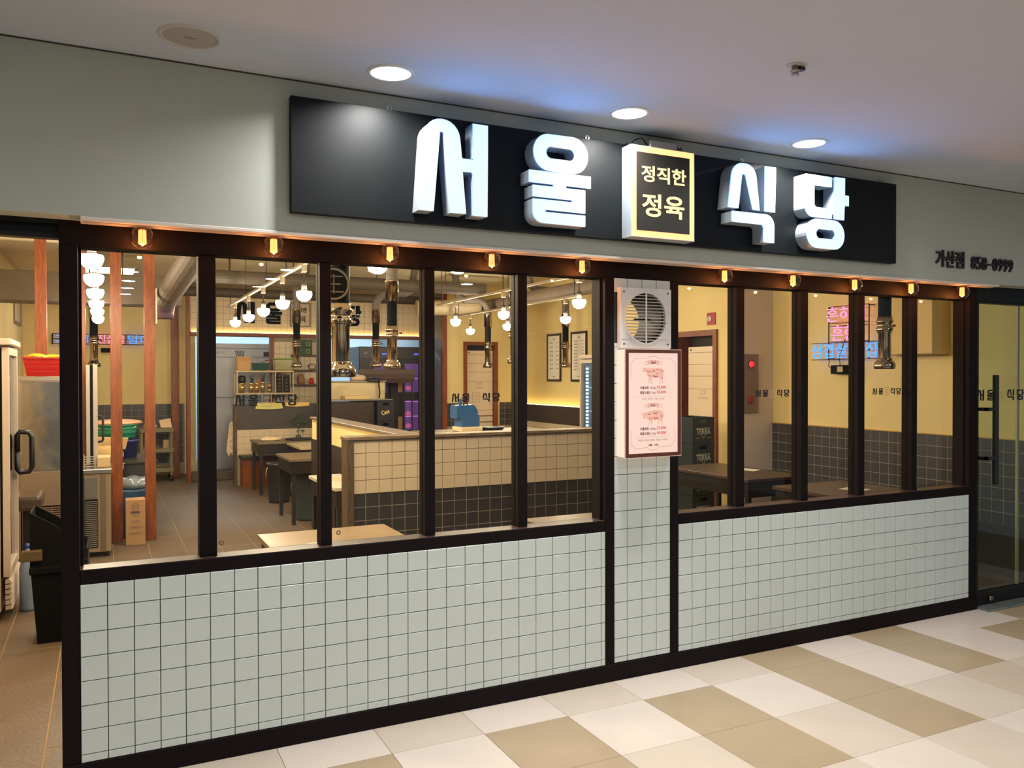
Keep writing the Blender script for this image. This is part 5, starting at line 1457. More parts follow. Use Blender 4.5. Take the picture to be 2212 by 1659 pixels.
# undercounter machine behind the first pane
um = thing('undercounter_fridge', (0.02, 5.0, 0), 'low stainless undercounter machine with a louvred front behind the first pane', 'fridge')
ob('body', MB().box(-0.08, 0.145, 4.70, 5.28, 0.05, 0.775, 0.004), mat('warm_steel', (172, 152, 126), 0.35, 0.6), um)
ob('worktop', MB().box(-0.085, 0.15, 4.68, 5.29, 0.775, 0.815, 0.004), STEEL, um)
ob('control_panel', MB().box(-0.075, 0.03, 4.692, 4.70, 0.55, 0.74, 0.002), STEEL, um)
g2 = MB()
for k in range(24): g2.box(-0.07, 0.03, 4.69, 4.70, 0.10 + k * 0.018, 0.11 + k * 0.018)
ob('grille', g2, STEEL, um)
ob('grille_back', MB().box(-0.075, 0.035, 4.697, 4.701, 0.09, 0.54), BLACKM, um)
ob('side_post', MB().box(0.06, 0.10, 4.685, 4.70, 0.05, 0.77, 0.002), mat('warm_steel_dark', (128, 110, 92), 0.4, 0.5), um)
ob('foot', MB().lathe([(0.02, 0.0), (0.02, 0.055)], (-0.05, 4.75, 0), 10).lathe([(0.02, 0.0), (0.02, 0.055)], (0.11, 4.75, 0), 10).lathe([(0.02, 0.0), (0.02, 0.055)], (-0.05, 5.2, 0), 10).lathe([(0.02, 0.0), (0.02, 0.055)], (0.11, 5.2, 0), 10), CHAR, um)
rk = thing('wire_rack', (-0.03, 4.9, 0.815), 'small cream slatted rack on the low stainless machine', 'rack')
for k in range(5):
    ob('bar', MB().box(-0.08, 0.01, 4.80, 4.815, 0.83 + k * .022, 0.838 + k * .022), WHITEM, rk)
ob('frame', MB().box(-0.082, -0.074, 4.79, 4.83, 0.8155, 0.945).box(0.008, 0.016, 4.79, 4.83, 0.8155, 0.945), WHITEM, rk)
ob('block', MB().box(0.03, 0.14, 4.85, 5.1, 0.8155, 0.91, 0.004), mat('tan_block', (206, 176, 126), 0.6), label='tan box on the low stainless machine beside the rack', cat='box')
f2 = thing('glass_cooler', (-0.03, 5.1, 0.0), 'edge of a slim upright cooler with a black handle behind the first pane', 'cooler')
f2.location = (-0.0, 5.1, 0.816); f2['off'] = [0.0, 5.1, 0.816]
ob('frame', MB().box(-0.065, -0.03, 5.12, 5.28, 0.816, 1.78, 0.003), WHITEM, f2)
ob('gasket', MB().box(-0.03, -0.005, 5.12, 5.28, 0.82, 1.78), BLACKM, f2)
ob('door_edge', MB().box(-0.005, 0.035, 5.12, 5.28, 0.816, 1.78, 0.003), WHITEM, f2)
ob('handle', MB().tube([(0.03, 5.16, 1.28), (0.075, 5.16, 1.28), (0.08, 5.16, 1.26), (0.08, 5.16, 1.06), (0.075, 5.16, 1.04), (0.03, 5.16, 1.03)], 0.011, 8), CHAR, f2)

# tubs, basket and sack behind the posts
sd = thing('prep_table', (0.22, 6.55, 0), 'dark low prep table behind the timber posts carrying tubs', 'table')
ob('table_top', MB().box(-0.06, 0.62, 6.2, 7.2, 0.70, 0.73, 0.004), mat('dark_prep_top', (58, 56, 52), 0.4, 0.3), sd)
ob('skirt', MB().box(-0.04, 0.60, 6.22, 7.18, 0.10, 0.70), mat('dark_prep_skirt', (46, 48, 46), 0.5), sd)
for a in (-0.03, 0.56):
    for c in (6.24, 7.12): ob('leg', MB().box(a, a + .03, c, c + .03, 0, 0.7), CHAR, sd)
t = thing('tub', (0.24, 6.8, 0.731), 'blue plastic tub under the green basket', 'tub')
ob('body', MB().lathe([(0.0, 0.002), (0.19, 0.002), (0.21, 0.19), (0.22, 0.19), (0.22, 0.20), (0.2, 0.2), (0.185, 0.02), (0, 0.02)], (0.24, 6.8, 0.731), 24), mat('blue_plastic', (58, 62, 130), 0.4), t)
ob('rim', MB().lathe([(0.222, 0.185), (0.228, 0.19), (0.228, 0.2), (0.222, 0.204)], (0.24, 6.8, 0.731), 24, cap=False), mat('blue_plastic', (58, 62, 130), 0.4), t)
t = thing('basket', (0.22, 6.8, 0.935), 'round green plastic basket on the blue tub behind the posts', 'basket')
GP = mat('green_plastic', (20, 128, 98), 0.4)
ob('body', MB().lathe([(0.0, 0.003), (0.18, 0.003), (0.225, 0.17), (0.22, 0.17), (0.176, 0.01), (0.0, 0.01)], (0.22, 6.8, 0.935), 28), GP, t)
rb = MB()
for k in range(3): rb.lathe([(0.19 + .012 * k + .003, 0.03 + .045 * k), (0.197 + .012 * k + .003, 0.037 + .045 * k), (0.199 + .012 * k, 0.045 + .045 * k)], (0.22, 6.8, 0.935), 28, cap=False)
ob('band', rb, GP, t)
ob('rim', MB().lathe([(0.22, 0.165), (0.238, 0.168), (0.238, 0.18), (0.22, 0.18)], (0.22, 6.8, 0.935), 28, cap=False), GP, t)
ob('handle', MB().tube([(0.22 + 0.2 * math.cos(a), 6.70 - 0.05 * math.sin(a), 1.10 - 0.05 * math.sin(a)) for a in [i * math.pi / 10 for i in range(11)]], 0.008, 8), mat('pale_handle', (206, 190, 160), 0.5), t)
t = thing('pan_lid', (0.22, 6.85, 1.12), 'large pinkish steel bowl turned over on the green basket', 'bowl')
ob('bowl', MB().lathe([(0.26, 0.002), (0.275, 0.0), (0.275, 0.02), (0.25, 0.034), (0.16, 0.046), (0.04, 0.052), (0.0, 0.053)], (0.22, 6.85, 1.117), 28), mat('pinkish_steel', (206, 160, 128), 0.35, 0.3), t)
ob('knob', MB().lathe([(0.02, 0.05), (0.03, 0.075), (0.02, 0.09), (0.0, 0.092)], (0.22, 6.85, 1.117), 14), mat('pinkish_steel', (206, 160, 128), 0.35, 0.3), t)
t = thing('flour_sack', (0.12, 6.35, 0.73), 'cream folded sack slumped before the blue tub', 'sack')
ob('sack_body', blob((0.12, 6.36, 0.731), (0.17, 0.12, 0.20), 2, 0.07), mat('cream_sack', (196, 166, 116), 0.75), t)
ob('folded_top', MB().prism([(-0.02, 0.88), (0.30, 0.86), (0.33, 0.98), (0.02, 1.0)], (0, 0, 0), X, Z, -Y, -6.42, -6.30), mat('cream_sack', (196, 166, 116), 0.75), t)
p = MB(); marks(p, 3, (0, 0, 0), FRONT, (0.06, 0.16, 0.91, 0.94), 0.001, 0.01, -6.2995)
ob('print', p, mat('faint_print', (120, 100, 70), 0.6), t)
t = thing('drain_tray', (0.1, 6.25, 0.6), 'cream slotted drain tray hooked on the front of the prep table', 'tray')
dt = MB().box(-0.03, 0.28, 6.16, 6.2, 0.66, 0.668).box(-0.03, 0.28, 6.16, 6.2, 0.70, 0.708)
for k in range(16): dt.box(-0.03 + k * .02, -0.02 + k * .02, 6.16, 6.2, 0.668, 0.70)
ob('slots', dt, WHITEM, t); ob('lip', MB().box(-0.04, 0.29, 6.15, 6.2, 0.708, 0.716), WHITEM, t)
# blue bin and carton
t = thing('waste_bag_bin', (0.36, 5.75, 0), 'blue bin lined with a shiny bag between the timber posts', 'bin')
ob('body', MB().box(0.18, 0.56, 5.55, 5.92, 0.001, 0.50, 0.02), mat('deep_blue_plastic', (34, 72, 110), 0.4), t)
ob('liner', blob((0.37, 5.73, 0.495), (0.19, 0.18, 0.12), 8, 0.16), mat('shiny_bag', (120, 132, 146), 0.15, spec=0.9), t)
t = thing('carton', (0.37, 5.2, 0), 'tall tan carton leaning between the paired timber posts', 'carton')
ob('box', MB().box(0.275, 0.452, 5.14, 5.33, 0.001, 0.45, 0.003), mat('kraft_card', (168, 130, 88), 0.75, vary=0.04), t)
p = MB()
p.ring(circle(0.362, 0.385, 0.033, 24), circle(0.362, 0.385, 0.030, 24), (0, 0, 0), X, Z, -Y, -5.1395, -5.1385)
marks(p, 3, (0, 0, 0), FRONT, (0.338, 0.386, 0.375, 0.395), 0.001, 0.01, -5.1395)
p.prism(rrect(0.32, 0.404, 0.315, 0.338, .01, 4), (0, 0, 0), X, Z, -Y, -5.1395, -5.1385)
marks(p, 5, (0, 0, 0), FRONT, (0.328, 0.396, 0.285, 0.30), 0.001, 0.0, -5.1395)
marks(p, 4, (0, 0, 0), FRONT, (0.325, 0.40, 0.225, 0.245), 0.001, 0.01, -5.1395)
marks(p, 7, (0, 0, 0), FRONT, (0.31, 0.42, 0.17, 0.188), 0.001, 0.0, -5.1395)
marks(p, 7, (0, 0, 0), FRONT, (0.31, 0.42, 0.11, 0.126), 0.001, 0.0, -5.1395)
ob('print', p, mat('violet_print', (78, 62, 88), 0.6), t)
# utility cart
t = thing('utility_cart', (0.86, 10.6, 0), 'three-shelf grey-green utility cart beside the far timber post', 'cart')
CG = mat('cart_grey_green', (122, 116, 84), 0.5)
for z, nm in ((0.17, 'shelf'), (0.48, 'shelf'), (0.80, 'shelf')):
    b = MB().box(0.60, 1.07, 10.35, 10.80, z, z + 0.02)
    b.ring([(0.59, 10.34), (1.08, 10.34), (1.08, 10.81), (0.59, 10.81)], [(0.61, 10.36), (1.06, 10.36), (1.06, 10.79), (0.61, 10.79)], (0, 0, 0), X, Y, Z, z - .02, z + 0.045)
    ob(nm, b, CG, t)
for a in (0.60, 1.03):
    for c in (10.36, 10.755):
        ob('upright', MB().box(a, a + .035, c, c + .035, 0.09, 0.80), CG, t)
        ob('caster', MB().lathe([(0.0, -.012), (0.035, -.012), (0.035, .012), (0.0, .012)], (a + .017, c + .017, 0.036), 14, 'Y'), BLACK, t)
pp = MB()
pp.add([(0.90, 10.45, 0.850), (1.06, 10.40, 0.850), (1.05, 10.62, 0.99), (0.88, 10.62, 0.96), (0.90, 10.455, 0.847), (1.06, 10.405, 0.847), (1.05, 10.625, 0.987), (0.88, 10.625, 0.957)], [(0, 1, 2, 3), (7, 6, 5, 4), (0, 4, 5, 1), (1, 5, 6, 2), (2, 6, 7, 3), (3, 7, 4, 0)])
ob('paper_pile', pp, mat('pinkish_paper', (226, 196, 160), 0.7), label='propped pinkish papers on top of the utility cart', cat='paper')
ob('receipt_box', MB().box(0.93, 1.02, 10.45, 10.6, 0.5005, 0.65, 0.006), mat('beige_case', (176, 154, 112), 0.5), label='small beige case on the middle shelf of the cart', cat='box')
ob('notebook', blob((0.75, 10.55, 0.846), (0.10, 0.12, 0.06), 4, 0.1), mat('cream_cloth', (222, 200, 164), 0.8), label='cream cloth heaped on the utility cart', cat='cloth')
ob('mop_handle', MB().tube([(1.36, 10.98, 1.02), (1.38, 10.9, 0.5), (1.42, 10.75, 0.30), (1.50, 10.6, 0.20), (1.55, 10.5, 0.146)], 0.012, 8), mat('pale_pink_hose', (206, 166, 130), 0.5), label='pale hose looped at the kitchen step', cat='hose')
# picture on the side wall
t = thing('picture_frame', (-1.04, 9.9, 1.9), 'narrow framed picture on the yellow wall beyond the doorway', 'picture')
ob('frame', MB().ring([(9.75, 2.43), (10.8, 2.43), (10.8, 2.95), (9.75, 2.95)], [(9.79, 2.47), (10.76, 2.47), (10.76, 2.91), (9.79, 2.91)], (0, 0, 0), Y, Z, X, -1.05, -1.03), mat('grey_picture_frame', (128, 116, 96), 0.4, 0.3), t)
ob('print', MB().box(-1.049, -1.042, 9.79, 10.76, 2.47, 2.91), mat('pale_picture', (206, 196, 168), 0.4, vary=0.2, scale=5), t)

# ================================================================== KITCHEN SIDE
t = thing('kitchen_fridge', (2.0, 11.2, 0), 'huge pale stainless kitchen fridge behind the half wall', 'fridge')
KF = mat('pale_blue_steel', (168, 168, 178), 0.4, 0.35, vary=0.03, scale=2)
ob('body', MB().box(1.55, 3.0, 10.82, 11.5, 0.05, 2.22, 0.008), KF, t)
for z0, z1 in ((0.10, 1.30), (1.31, 1.98), (1.99, 2.13), (2.14, 2.215)):
    ob('door' if z1 < 1.99 else 'fascia_strip', MB().box(1.56, 2.99, 10.795, 10.82, z0, z1, 0.004), KF, t)
p = MB(); marks(p, 4, (0, 0, 0), FRONT, (1.72, 1.93, 2.05, 2.08), 0.001, 0.01, -10.795)
ob('maker_print', p, mat('grey_letters', (90, 90, 96), 0.5), t)
ob('controller', MB().box(2.55, 2.66, 10.775, 10.795, 2.0, 2.08, 0.004), CHAR, t)
ob('foot', MB().box(1.6, 1.65, 10.85, 10.9, 0, 0.05).box(2.9, 2.95, 10.85, 10.9, 0, 0.05).box(1.6, 1.65, 11.4, 11.45, 0, 0.05).box(2.9, 2.95, 11.4, 11.45, 0, 0.05), CHAR, t)
ob('apron', MB().prism([(1.765, 0.52), (1.80, 0.43), (1.83, 0.50), (1.855, 0.45), (1.865, 0.93), (1.85, 0.97), (1.815, 0.95), (1.80, 0.85)], (0, 0, 0), X, Z, -Y, -9.46, -9.445), mat('striped_cloth', (220, 200, 178), 0.8, vary=0.3, scale=30), label='striped cloth hanging at the end of the half wall', cat='cloth').location
# shelf rack
t = thing('shelf_rack', (2.3, 9.7, 0), 'steel shelf rack behind the half wall holding boxes and utensils', 'rack')
RS = mat('rack_steel', (176, 156, 124), 0.35, 0.6)
for z in (0.9, 1.375, 1.725): ob('shelf', MB().box(1.93, 2.81, 9.55, 9.85, z, z + 0.03, 0.003), RS, t)
for a in (1.935, 2.79):
    for c in (9.555, 9.83): ob('upright', MB().box(a, a + .018, c, c + .018, 0, 1.76), RS, t)
ob('divider', MB().box(2.52, 2.535, 9.56, 9.84, 1.405, 1.725), RS, t)
t = thing('utensil_bin', (2.05, 9.7, 1.756), 'tan square bin with ladles on the top rack shelf', 'bin')
ob('body', MB().add([(1.965, 9.62, 1.756), (2.145, 9.62, 1.756), (2.145, 9.8, 1.756), (1.965, 9.8, 1.756), (1.945, 9.6, 1.975), (2.17, 9.6, 1.975), (2.17, 9.82, 1.975), (1.945, 9.82, 1.975)],
   [(3, 2, 1, 0), (4, 5, 6, 7), (0, 1, 5, 4), (1, 2, 6, 5), (2, 3, 7, 6), (3, 0, 4, 7)]), mat('tan_plastic', (204, 162, 104), 0.5), t)
for k in range(3): ob('band', MB().box(1.948, 2.167, 9.597, 9.60, 1.905 + k * .022, 1.912 + k * .022), mat('tan_plastic_dark', (176, 134, 82), 0.5), t)
t = thing('tongs_bundle', (2.0, 9.75, 1.976), 'bundle of grey tongs standing on the tan bin', 'tongs')
for k in range(6):
    ob('blade', MB().prism([(1.96 + k * .02, 1.976), (1.972 + k * .02, 1.976), (1.93 + k * .026 + .012, 2.07), (1.93 + k * .026, 2.07)], (0, 0, 0), X, Z, -Y, -9.72, -9.70), CHAR, t)
t = thing('basket', (2.32, 9.7, 1.756), 'small dark green basket with a ladle on the top rack shelf', 'basket')
basket(2.22, 2.42, 9.6, 9.8, 1.756, 1.875, 0.022, mat('bottle_green_plastic', (22, 70, 58), 0.4), t)
t = thing('ladle', (2.42, 9.7, 1.88), 'reddish wooden ladle resting in the small green basket', 'ladle')
ob('bowl', MB().lathe([(0.0, -.02), (0.025, -.012), (0.034, 0.005), (0.03, 0.005), (0.0, -.012)], (2.42, 9.68, 1.92), 14), mat('ladle_wood', (150, 84, 56), 0.5), t)
ob('handle', MB().tube([(2.40, 9.68, 1.91), (2.31, 9.70, 1.862)], 0.008, 8), mat('ladle_wood', (150, 84, 56), 0.5), t)
t = thing('jar_pack', (2.66, 9.7, 1.756), 'clear tub of glass jars with a green rim on the top rack shelf', 'tub')
ob('body', MB().box(2.53, 2.80, 9.60, 9.80, 1.757, 1.93, 0.006), mat('greenish_glass', (150, 142, 92), 0.15), t)
ob('rim', MB().box(2.525, 2.805, 9.595, 9.805, 1.93, 1.955, 0.004), mat('lime_rim', (120, 150, 40), 0.5), t)
CUPM = mat('brass_steel_cup', (196, 164, 104), 0.25, 0.8)
def cup(x, r, h, name, lab, m, inside=None, y=9.68, z=1.4055):
    t = thing(name, (x, y, z), lab, 'container', 'utensil cups on the rack shelf')
    ob('body', MB().lathe([(0.0, 0.001), (r * .92, 0.001), (r, h), (r * .93, h), (r * .85, 0.01), (0, 0.01)], (x, y, z), 18), m, t)
    if inside == 'dark':
        ob('contents', MB().lathe([(r * .9, h - .01), (r * 1.2, h + .03), (r * 1.15, h + .10), (r * .6, h + .12), (0.0, h + .12)], (x, y, z), 10, smooth=False), BLACK, t)
    elif inside:
        rn = random.Random(int(x * 100))
        for k in range(7):
            a = rn.uniform(0, 6.28); q = rn.uniform(.2, .8) * r
            dx = rn.uniform(-.03, .06)
            ob('stick', MB().tube([(x + q * math.cos(a), y + q * math.sin(a) * .5, z + .02), (x + q * math.cos(a) + dx, y + q * math.sin(a), z + h + rn.uniform(.06, .14))], 0.005, 6), inside, t)
    ob('band', MB().lathe([(r * 1.0, h - .02), (r * 1.03, h - .015), (r * 1.03, h - .003), (r, h)], (x, y, z), 18, cap=False), m, t)
cup(2.03, 0.052, 0.15, 'utensil_cup', 'metal cup stuffed with black cloths, leftmost on the lower rack shelf', CUPM, 'dark')
cup(2.17, 0.042, 0.15, 'utensil_cup', 'metal cup of dark spoons, second on the lower rack shelf', CUPM, CHAR)
cup(2.255, 0.04, 0.15, 'utensil_cup', 'metal cup of wooden chopsticks on the lower rack shelf', CUPM, mat('chopstick_wood', (186, 120, 80), 0.6))
cup(2.345, 0.036, 0.17, 'utensil_cup', 'tall metal cup of tongs on the lower rack shelf', CUPM, CHAR)
t = thing('funnel', (2.455, 9.68, 1.4055), 'brass-coloured funnel cone at the right of the utensil cups', 'funnel')
ob('base', MB().lathe([(0.0, 0.0), (0.032, 0.0), (0.032, 0.075)], (2.455, 9.68, 1.406), 16), CUPM, t)
ob('cone', MB().lathe([(0.042, 0.076), (0.02, 0.15), (0.012, 0.155)], (2.455, 9.68, 1.406), 18), CUPM, t)
for i, x in enumerate((2.60, 2.72)):
    t = thing('cup_stack', (x, 9.68, 1.4055), 'dark ribbed column of stacked cups, %s of two on the rack' % ('left' if i == 0 else 'right'), 'cups', 'stacked dark cups')
    for k in range(5): ob('cup', MB().lathe([(0.05, 0.0), (0.055, 0.055), (0.052, 0.057)], (x, 9.68, 1.406 + k * .057), 16), mat('dark_cup', (56, 50, 48), 0.5), t)
# wall shelves with boxes
t = thing('wall_shelf', (3.08, 9.9, 1.5), 'three small wall shelves of dark board beside the rack', 'shelf')
for z in (1.515, 1.755, 1.995): ob('board', MB().box(2.86, 3.30, 9.82, 9.992, z, z + .018), mat('dark_shelf', (84, 66, 48), 0.5), t)
ob('bracket', MB().box(2.86, 2.875, 9.97, 9.992, 1.5, 2.02).box(3.285, 3.30, 9.97, 9.992, 1.5, 2.02), CHAR, t)
for i, (x, z, c_, lab) in enumerate(((3.07, 2.0135, (24, 74, 52), 'lower green bottle carton on the top wall shelf'), (3.07, 2.135, (24, 74, 52), 'upper green bottle carton on the top wall shelf'))):
    t = thing('bottle_carton', (x, 9.9, z), lab, 'carton', 'green cartons on the wall shelf')
    ob('box', MB().box(x - .12, x + .10, 9.84, 9.97, z, z + .12, 0.003), mat('green_card', c_, 0.5), t)
    ob('emblem', MB().ribbon([(x + .01, z + .03), (x + .06, z + .03), (x + .06, z + .09), (x + .01, z + .09)], 0.006, (0, 0, 0), X, Z, -Y, -9.8395), mat('yellow_mark', (190, 170, 70), 0.5), t)
t = thing('red_jar', (3.17, 9.9, 1.534), 'small red jar on the lowest wall shelf', 'jar')
ob('body', MB().lathe([(0.0, 0.0), (0.038, 0.0), (0.038, 0.05), (0.028, 0.085)], (3.17, 9.9, 1.5335), 16), mat('red_plastic_jar', (196, 30, 34), 0.4), t)
ob('lid', MB().lathe([(0.026, 0.08), (0.026, 0.10), (0.0, 0.10)], (3.17, 9.9, 1.5335), 14), mat('red_plastic_jar', (196, 30, 34), 0.4), t)
ob('cloth_bag', blob((3.0, 9.9, 1.534), (0.06, 0.05, 0.17), 6, 0.1), mat('brown_bag', (150, 110, 84), 0.7), label='brown bag standing on the lowest wall shelf', cat='bag')
t = thing('coiled_hose', (3.2, 9.88, 1.774), 'coiled dark cable on the middle wall shelf', 'cable')
ob('coil', MB().tube([(3.17 + .06 * math.cos(a), 9.86 + .02 * math.sin(a * .5), 1.822 + .045 * math.sin(a)) for a in [i * 0.5 for i in range(26)]], 0.006, 6), CHAR, t)
ob('plug', MB().box(3.20, 3.24, 9.85, 9.88, 1.774, 1.80, 0.003), mat('brass_plug', (180, 150, 90), 0.4), t)
# towels over the half wall
def towel(x0, x1, z0, m, lab, x0b=None, x1b=None):
    x0b = x0 if x0b is None else x0b; x1b = x1 if x1b is None else x1b
    b = MB()
    prof = [(9.45, 1.18), (9.448, 1.238), (9.43, 1.247), (9.36, 1.2475), (9.29, 1.247), (9.276, 1.236), (9.27, 1.20), (9.27, z0)]
    n = len(prof); m_ = 7
    for off in (0.0, 0.006):
        for i, (y, z) in enumerate(prof):
            f = i / (n - 1)
            for k in range(m_):
                g_ = k / (m_ - 1)
                xa = x0 + (x0b - x0) * f; xb = x1 + (x1b - x1) * f
                wv = 0.004 * math.sin(k * 2.1) * f
                sag = -0.012 * math.sin(math.pi * g_) if i == n - 1 else 0
                b.v.append((xa + (xb - xa) * g_, y - (off + wv if i > 3 else 0) * 1.0, z + (off if 1 <= i <= 4 else 0) + sag))
    for s_ in range(2):
        for i in range(n - 1):
            for k in range(m_ - 1):
                q = s_ * n * m_ + i * m_ + k
                b.f.append((q, q + 1, q + m_ + 1, q + m_) if s_ else (q, q + m_, q + m_ + 1, q + 1)); b.sm.append(True)
    e0 = (n - 1) * m_
    for k in range(m_ - 1):
        b.f.append((e0 + k, e0 + k + 1, n * m_ + e0 + k + 1, n * m_ + e0 + k)); b.sm.append(True)
    return ob('towel', b, m, label=lab, cat='towel', group='yellow towels on the half wall')
towel(2.20, 2.56, 1.165, mat('yellow_green_towel', (206, 200, 120), 0.85), 'yellow-green towel hung over the half wall', 2.17, 2.58)
towel(2.62, 2.99, 1.20, mat('yellow_orange_towel', (226, 186, 110), 0.85), 'orange-yellow towel hung over the half wall, right of the other')
# jars standing before the half wall on the bench end
t = thing('bottle_plant', (2.78, 9.2, 0.47), 'leafy green cut stems in a glass jar before the half wall', 'plant')
ob('jar', MB().lathe([(0.0, 0.001), (0.06, 0.001), (0.065, 0.2), (0.04, 0.25), (0.04, 0.28)], (2.80, 9.18, 0.4705), 16), mat('dim_glass_jar', (70, 78, 74), 0.12), t)
lf = MB()
rn = random.Random(3)
for k in range(26):
    a = rn.uniform(0, 6.28); rr = rn.uniform(.02, .10); z = 0.80 + rn.uniform(0, .26)
    x, y = 2.80 + rr * math.cos(a), 9.18 + rr * .6 * math.sin(a)
    dx, dz = rn.uniform(-.04, .04), rn.uniform(-.02, .04)
    lf.add([(x - .018, y, z), (x + dx, y - .01, z - .012 + dz), (x + .03, y, z + dz), (x + dx, y + .01, z + .014 + dz)], [(0, 1, 2, 3), (3, 2, 1, 0)])
ob('leaves', lf, mat('dim_leaf', (66, 84, 54), 0.5), t, kind='stuff')
ob('stem', MB().tube([(2.80, 9.18, 0.72), (2.81, 9.18, 1.05)], 0.006, 6), mat('dim_leaf', (66, 84, 54), 0.5), t)

# ---- steel counter, apparatus and black cabinets
t = thing('steel_counter', (3.7, 8.95, 0), 'gleaming stainless splash panel and brown counter behind the third pane', 'counter')
ob('cabinet', MB().box(3.2, 3.91, 8.80, 9.25, 0, 1.26, 0.004), mat('dark_brown_counter', (58, 42, 34), 0.4), t)
ob('counter_top', MB().box(3.2, 4.21, 8.78, 9.27, 1.278, 1.30, 0.003), STEEL, t)
ob('splash_panel', MB().box(3.2, 4.16, 9.05, 9.08, 1.30, 1.57, 0.003), mat('wavy_steel', (226, 208, 164), 0.28, 0.55, bump=0.5, bscale=3.0), t)
ob('splash_cap', MB().box(3.2, 4.17, 9.0, 9.10, 1.57, 1.59, 0.003), STEEL, t)
ob('sink_block', MB().box(3.45, 3.85, 8.85, 9.02, 1.3005, 1.36, 0.004), mat('cream_basin', (226, 196, 140), 0.4), t)
ob('plastic_bag', blob((3.72, 9.06, 1.5905), (0.13, 0.07, 0.10), 9, 0.12), mat('cream_bag', (220, 190, 160), 0.5), label='scrunched cream plastic bag on the steel splash panel', cat='bag')
t = thing('strap_harness', (3.98, 9.02, 1.3), 'black strap looped over the steel splash panel', 'strap')
ob('loop', MB().tube([(3.84, 8.98, 1.61), (3.92, 8.98, 1.635), (4.0, 8.975, 1.635), (4.07, 8.975, 1.61), (4.05, 8.975, 1.58), (3.95, 8.975, 1.585), (3.87, 8.975, 1.585), (3.84, 8.98, 1.61)], 0.014, 8), BLACK, t)
ob('strap', MB().tube([(4.03, 8.98, 1.60), (4.04, 8.975, 1.50), (4.05, 8.975, 1.40), (4.04, 8.975, 1.31)], [0.014, 0.016, 0.012, 0.012], 8), BLACK, t)
# two black ageing cabinets
def cabinet(x0, x1, lab):
    t = thing('ageing_cabinet', ((x0 + x1) / 2, 10.2, 0), lab, 'cabinet', 'black meat ageing cabinets')
    BK = mat('black_cabinet', (46, 42, 48), 0.4, 0.3)
    ob('body', MB().box(x0, x1, 9.95, 10.55, 0.04, 2.17, 0.006), BK, t)
    ob('head_panel', MB().box(x0 + .005, x1 - .005, 9.93, 9.95, 1.96, 2.165, 0.004), mat('black_head_panel', (60, 54, 58), 0.4, 0.3), t)
    ob('display', MB().box(x1 - .13, x1 - .05, 9.925, 9.93, 2.03, 2.06), emit('blue_display', (0.1, 0.15, 1.0), 0.9, linear=True), t)
    p = MB(); marks(p, 3, (0, 0, 0), FRONT, (x0 + .08, x0 + .14, 2.05, 2.075), 0.001, 0.02, -9.93)
    ob('maker_print', p, PAPER, t)
    for z0, z1 in ((1.32, 1.945), (0.66, 1.305)):
        xm = x0 + (x1 - x0) * 0.47
        fr_b = MB().ring([(x0 + .01, z0), (x1 - .01, z0), (x1 - .01, z1), (x0 + .01, z1)], [(xm, z0 + .06), (x1 - .05, z0 + .06), (x1 - .05, z1 - .07), (xm, z1 - .07)], (0, 0, 0), X, Z, -Y, -9.95, -9.925)
        d_ = ob('door', fr_b, BK, t)
        ob('pane', MB().box(xm, x1 - .05, 9.935, 9.94, z0 + .06, z1 - .07), CLEAR, d_)
        ob('pink_interior', MB().box(xm, x1 - .05, 9.944, 9.949, z0 + .06, z1 - .07), emit('plum_glow_interior', (0.11, 0.022, 0.17), 1.0, linear=True), d_)  # panel and meat glow by themselves, with the cabinet's pink light in their colour
        for q in (0.30, 0.56): ob('lit_shelf', MB().box(xm + .005, x1 - .055, 9.938, 9.944, z0 + q - .006, z0 + q), emit('pink_light', (1.0, 0.25, 0.95), 1.5, linear=True), d_)
        for q, sx in ((0.10, 0.06), (0.31, 0.05)):
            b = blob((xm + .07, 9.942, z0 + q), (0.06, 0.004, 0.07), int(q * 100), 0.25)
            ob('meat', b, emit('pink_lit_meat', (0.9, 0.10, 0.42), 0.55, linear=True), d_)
        ob('handle', MB().box(xm - .13, xm - .05, 9.905, 9.925, z0 + .06, z0 + .30, 0.004), mat('beige_handle', (196, 150, 116), 0.45), d_)
    ob('foot', MB().box(x0 + .05, x0 + .1, 10.0, 10.05, 0, 0.04).box(x1 - .1, x1 - .05, 10.0, 10.05, 0, 0.04).box(x0 + .05, x0 + .1, 10.45, 10.5, 0, 0.04).box(x1 - .1, x1 - .05, 10.45, 10.5, 0, 0.04), BLACK, t)
cabinet(3.99, 4.52, 'black glass-door meat cabinet with a pink glow, the left one half hidden by the hoods')
cabinet(4.53, 5.10, 'black glass-door meat cabinet with a pink glow and beige handles, right one')
t = thing('roaster_hood', (4.3, 9.5, 1.5), 'curved steel hood sheet before the black meat cabinets', 'hood')
cs = [(9.35, 1.775), (9.36, 1.70), (9.38, 1.62), (9.42, 1.55)]
b = MB()
for x in (3.82, 4.78):
    for y, z in cs: b.v.append((x, y, z))
    for y, z in cs: b.v.append((x, y + .01, z))
n = len(cs)
for i in range(n - 1):
    b.f += [(i, i + 1, 2 * n + i + 1, 2 * n + i), (n + i + 1, n + i, 3 * n + i, 3 * n + i + 1)]; b.sm += [True, True]
b.f += [(0, 2 * n, 3 * n, n), (n - 1, 2 * n - 1, 4 * n - 1, 3 * n - 1)]; b.sm += [False, False]
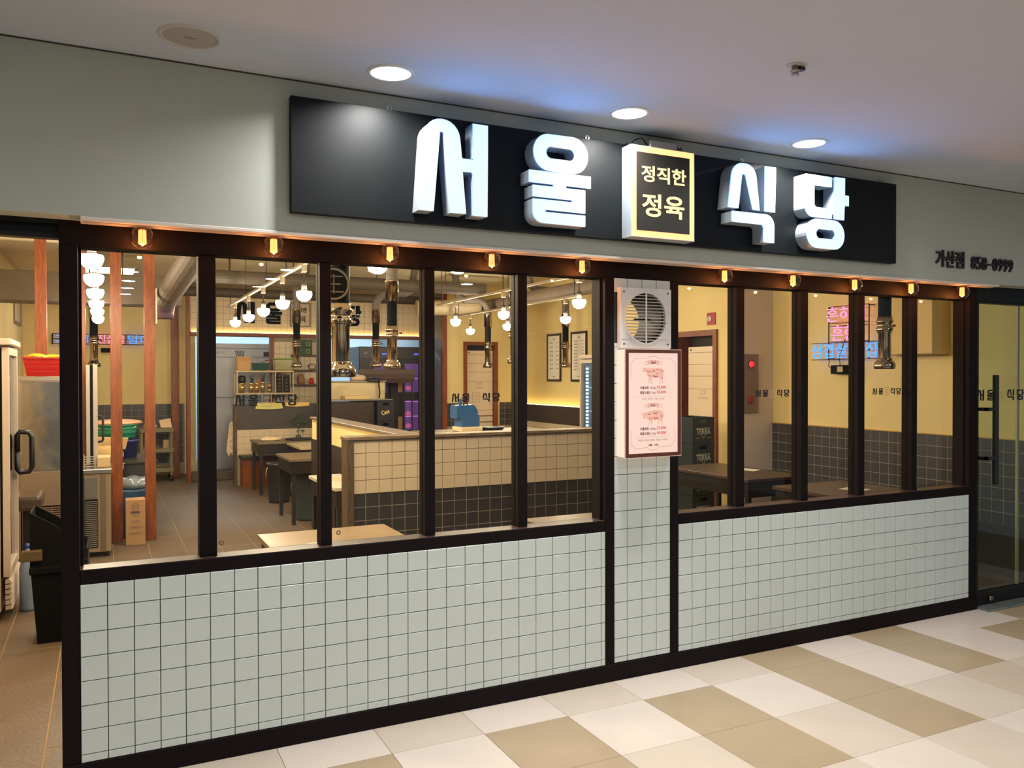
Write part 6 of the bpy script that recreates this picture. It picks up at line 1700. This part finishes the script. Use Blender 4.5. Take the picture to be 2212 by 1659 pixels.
ob('sheet', MB().add(b.v, b.f, False), mat('grey_brown_sheet', (122, 104, 98), 0.35, 0.6), t)
ob('leg', MB().box(3.83, 3.85, 9.43, 9.45, 0, 1.56).box(4.75, 4.77, 9.43, 9.45, 0, 1.56), CHAR, t)
# glass-door drinks fridge on the right wall
t = thing('display_fridge', (6.46, 5.95, 0), 'white drinks fridge with bright LED strips by the right wall', 'fridge')
ob('cabinet', MB().box(6.20, 6.70, 5.60, 6.28, 0.05, 1.93, 0.012), WHITEM, t)
ob('top_cap', MB().box(6.13, 6.71, 5.59, 6.29, 1.90, 1.96, 0.02), WHITEM, t)
dd = ob('door', MB().ring([(-6.27, 0.2), (-5.61, 0.2), (-5.61, 1.89), (-6.27, 1.89)], [(-6.235, 0.25), (-5.65, 0.25), (-5.65, 1.84), (-6.235, 1.84)], (0, 0, 0), -Y, Z, -X, -6.20, -6.15), WHITEM, t)
ob('pane', MB().box(6.165, 6.172, 5.65, 6.235, 0.25, 1.84), CLEAR, dd)
ob('cool_interior', MB().box(6.192, 6.199, 5.65, 6.235, 0.25, 1.84), mat('blue_grey_interior', (92, 116, 140), 0.4), dd)
ls = MB()
for k in range(30): ls.box(6.176, 6.190, 6.10, 6.145, 0.30 + k * .05, 0.328 + k * .05)
ob('led_strip', ls, emit('cool_led', (0.75, 0.92, 1.0), 3.0, linear=True), dd)
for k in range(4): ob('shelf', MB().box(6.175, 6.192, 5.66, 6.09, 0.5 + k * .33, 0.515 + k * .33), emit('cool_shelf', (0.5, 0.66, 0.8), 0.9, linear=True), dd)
ob('handle', MB().box(6.12, 6.15, 5.64, 5.67, 0.9, 1.2, 0.006), BLACK, t)
ob('foot', MB().box(6.25, 6.3, 5.65, 5.7, 0, 0.05).box(6.62, 6.67, 5.65, 5.7, 0, 0.05).box(6.25, 6.3, 6.18, 6.23, 0, 0.05).box(6.62, 6.67, 6.18, 6.23, 0, 0.05), CHAR, t)

for o in bpy.data.objects:
    if 'off' in o: del o['off']
bpy.data.scenes.remove(TMP)
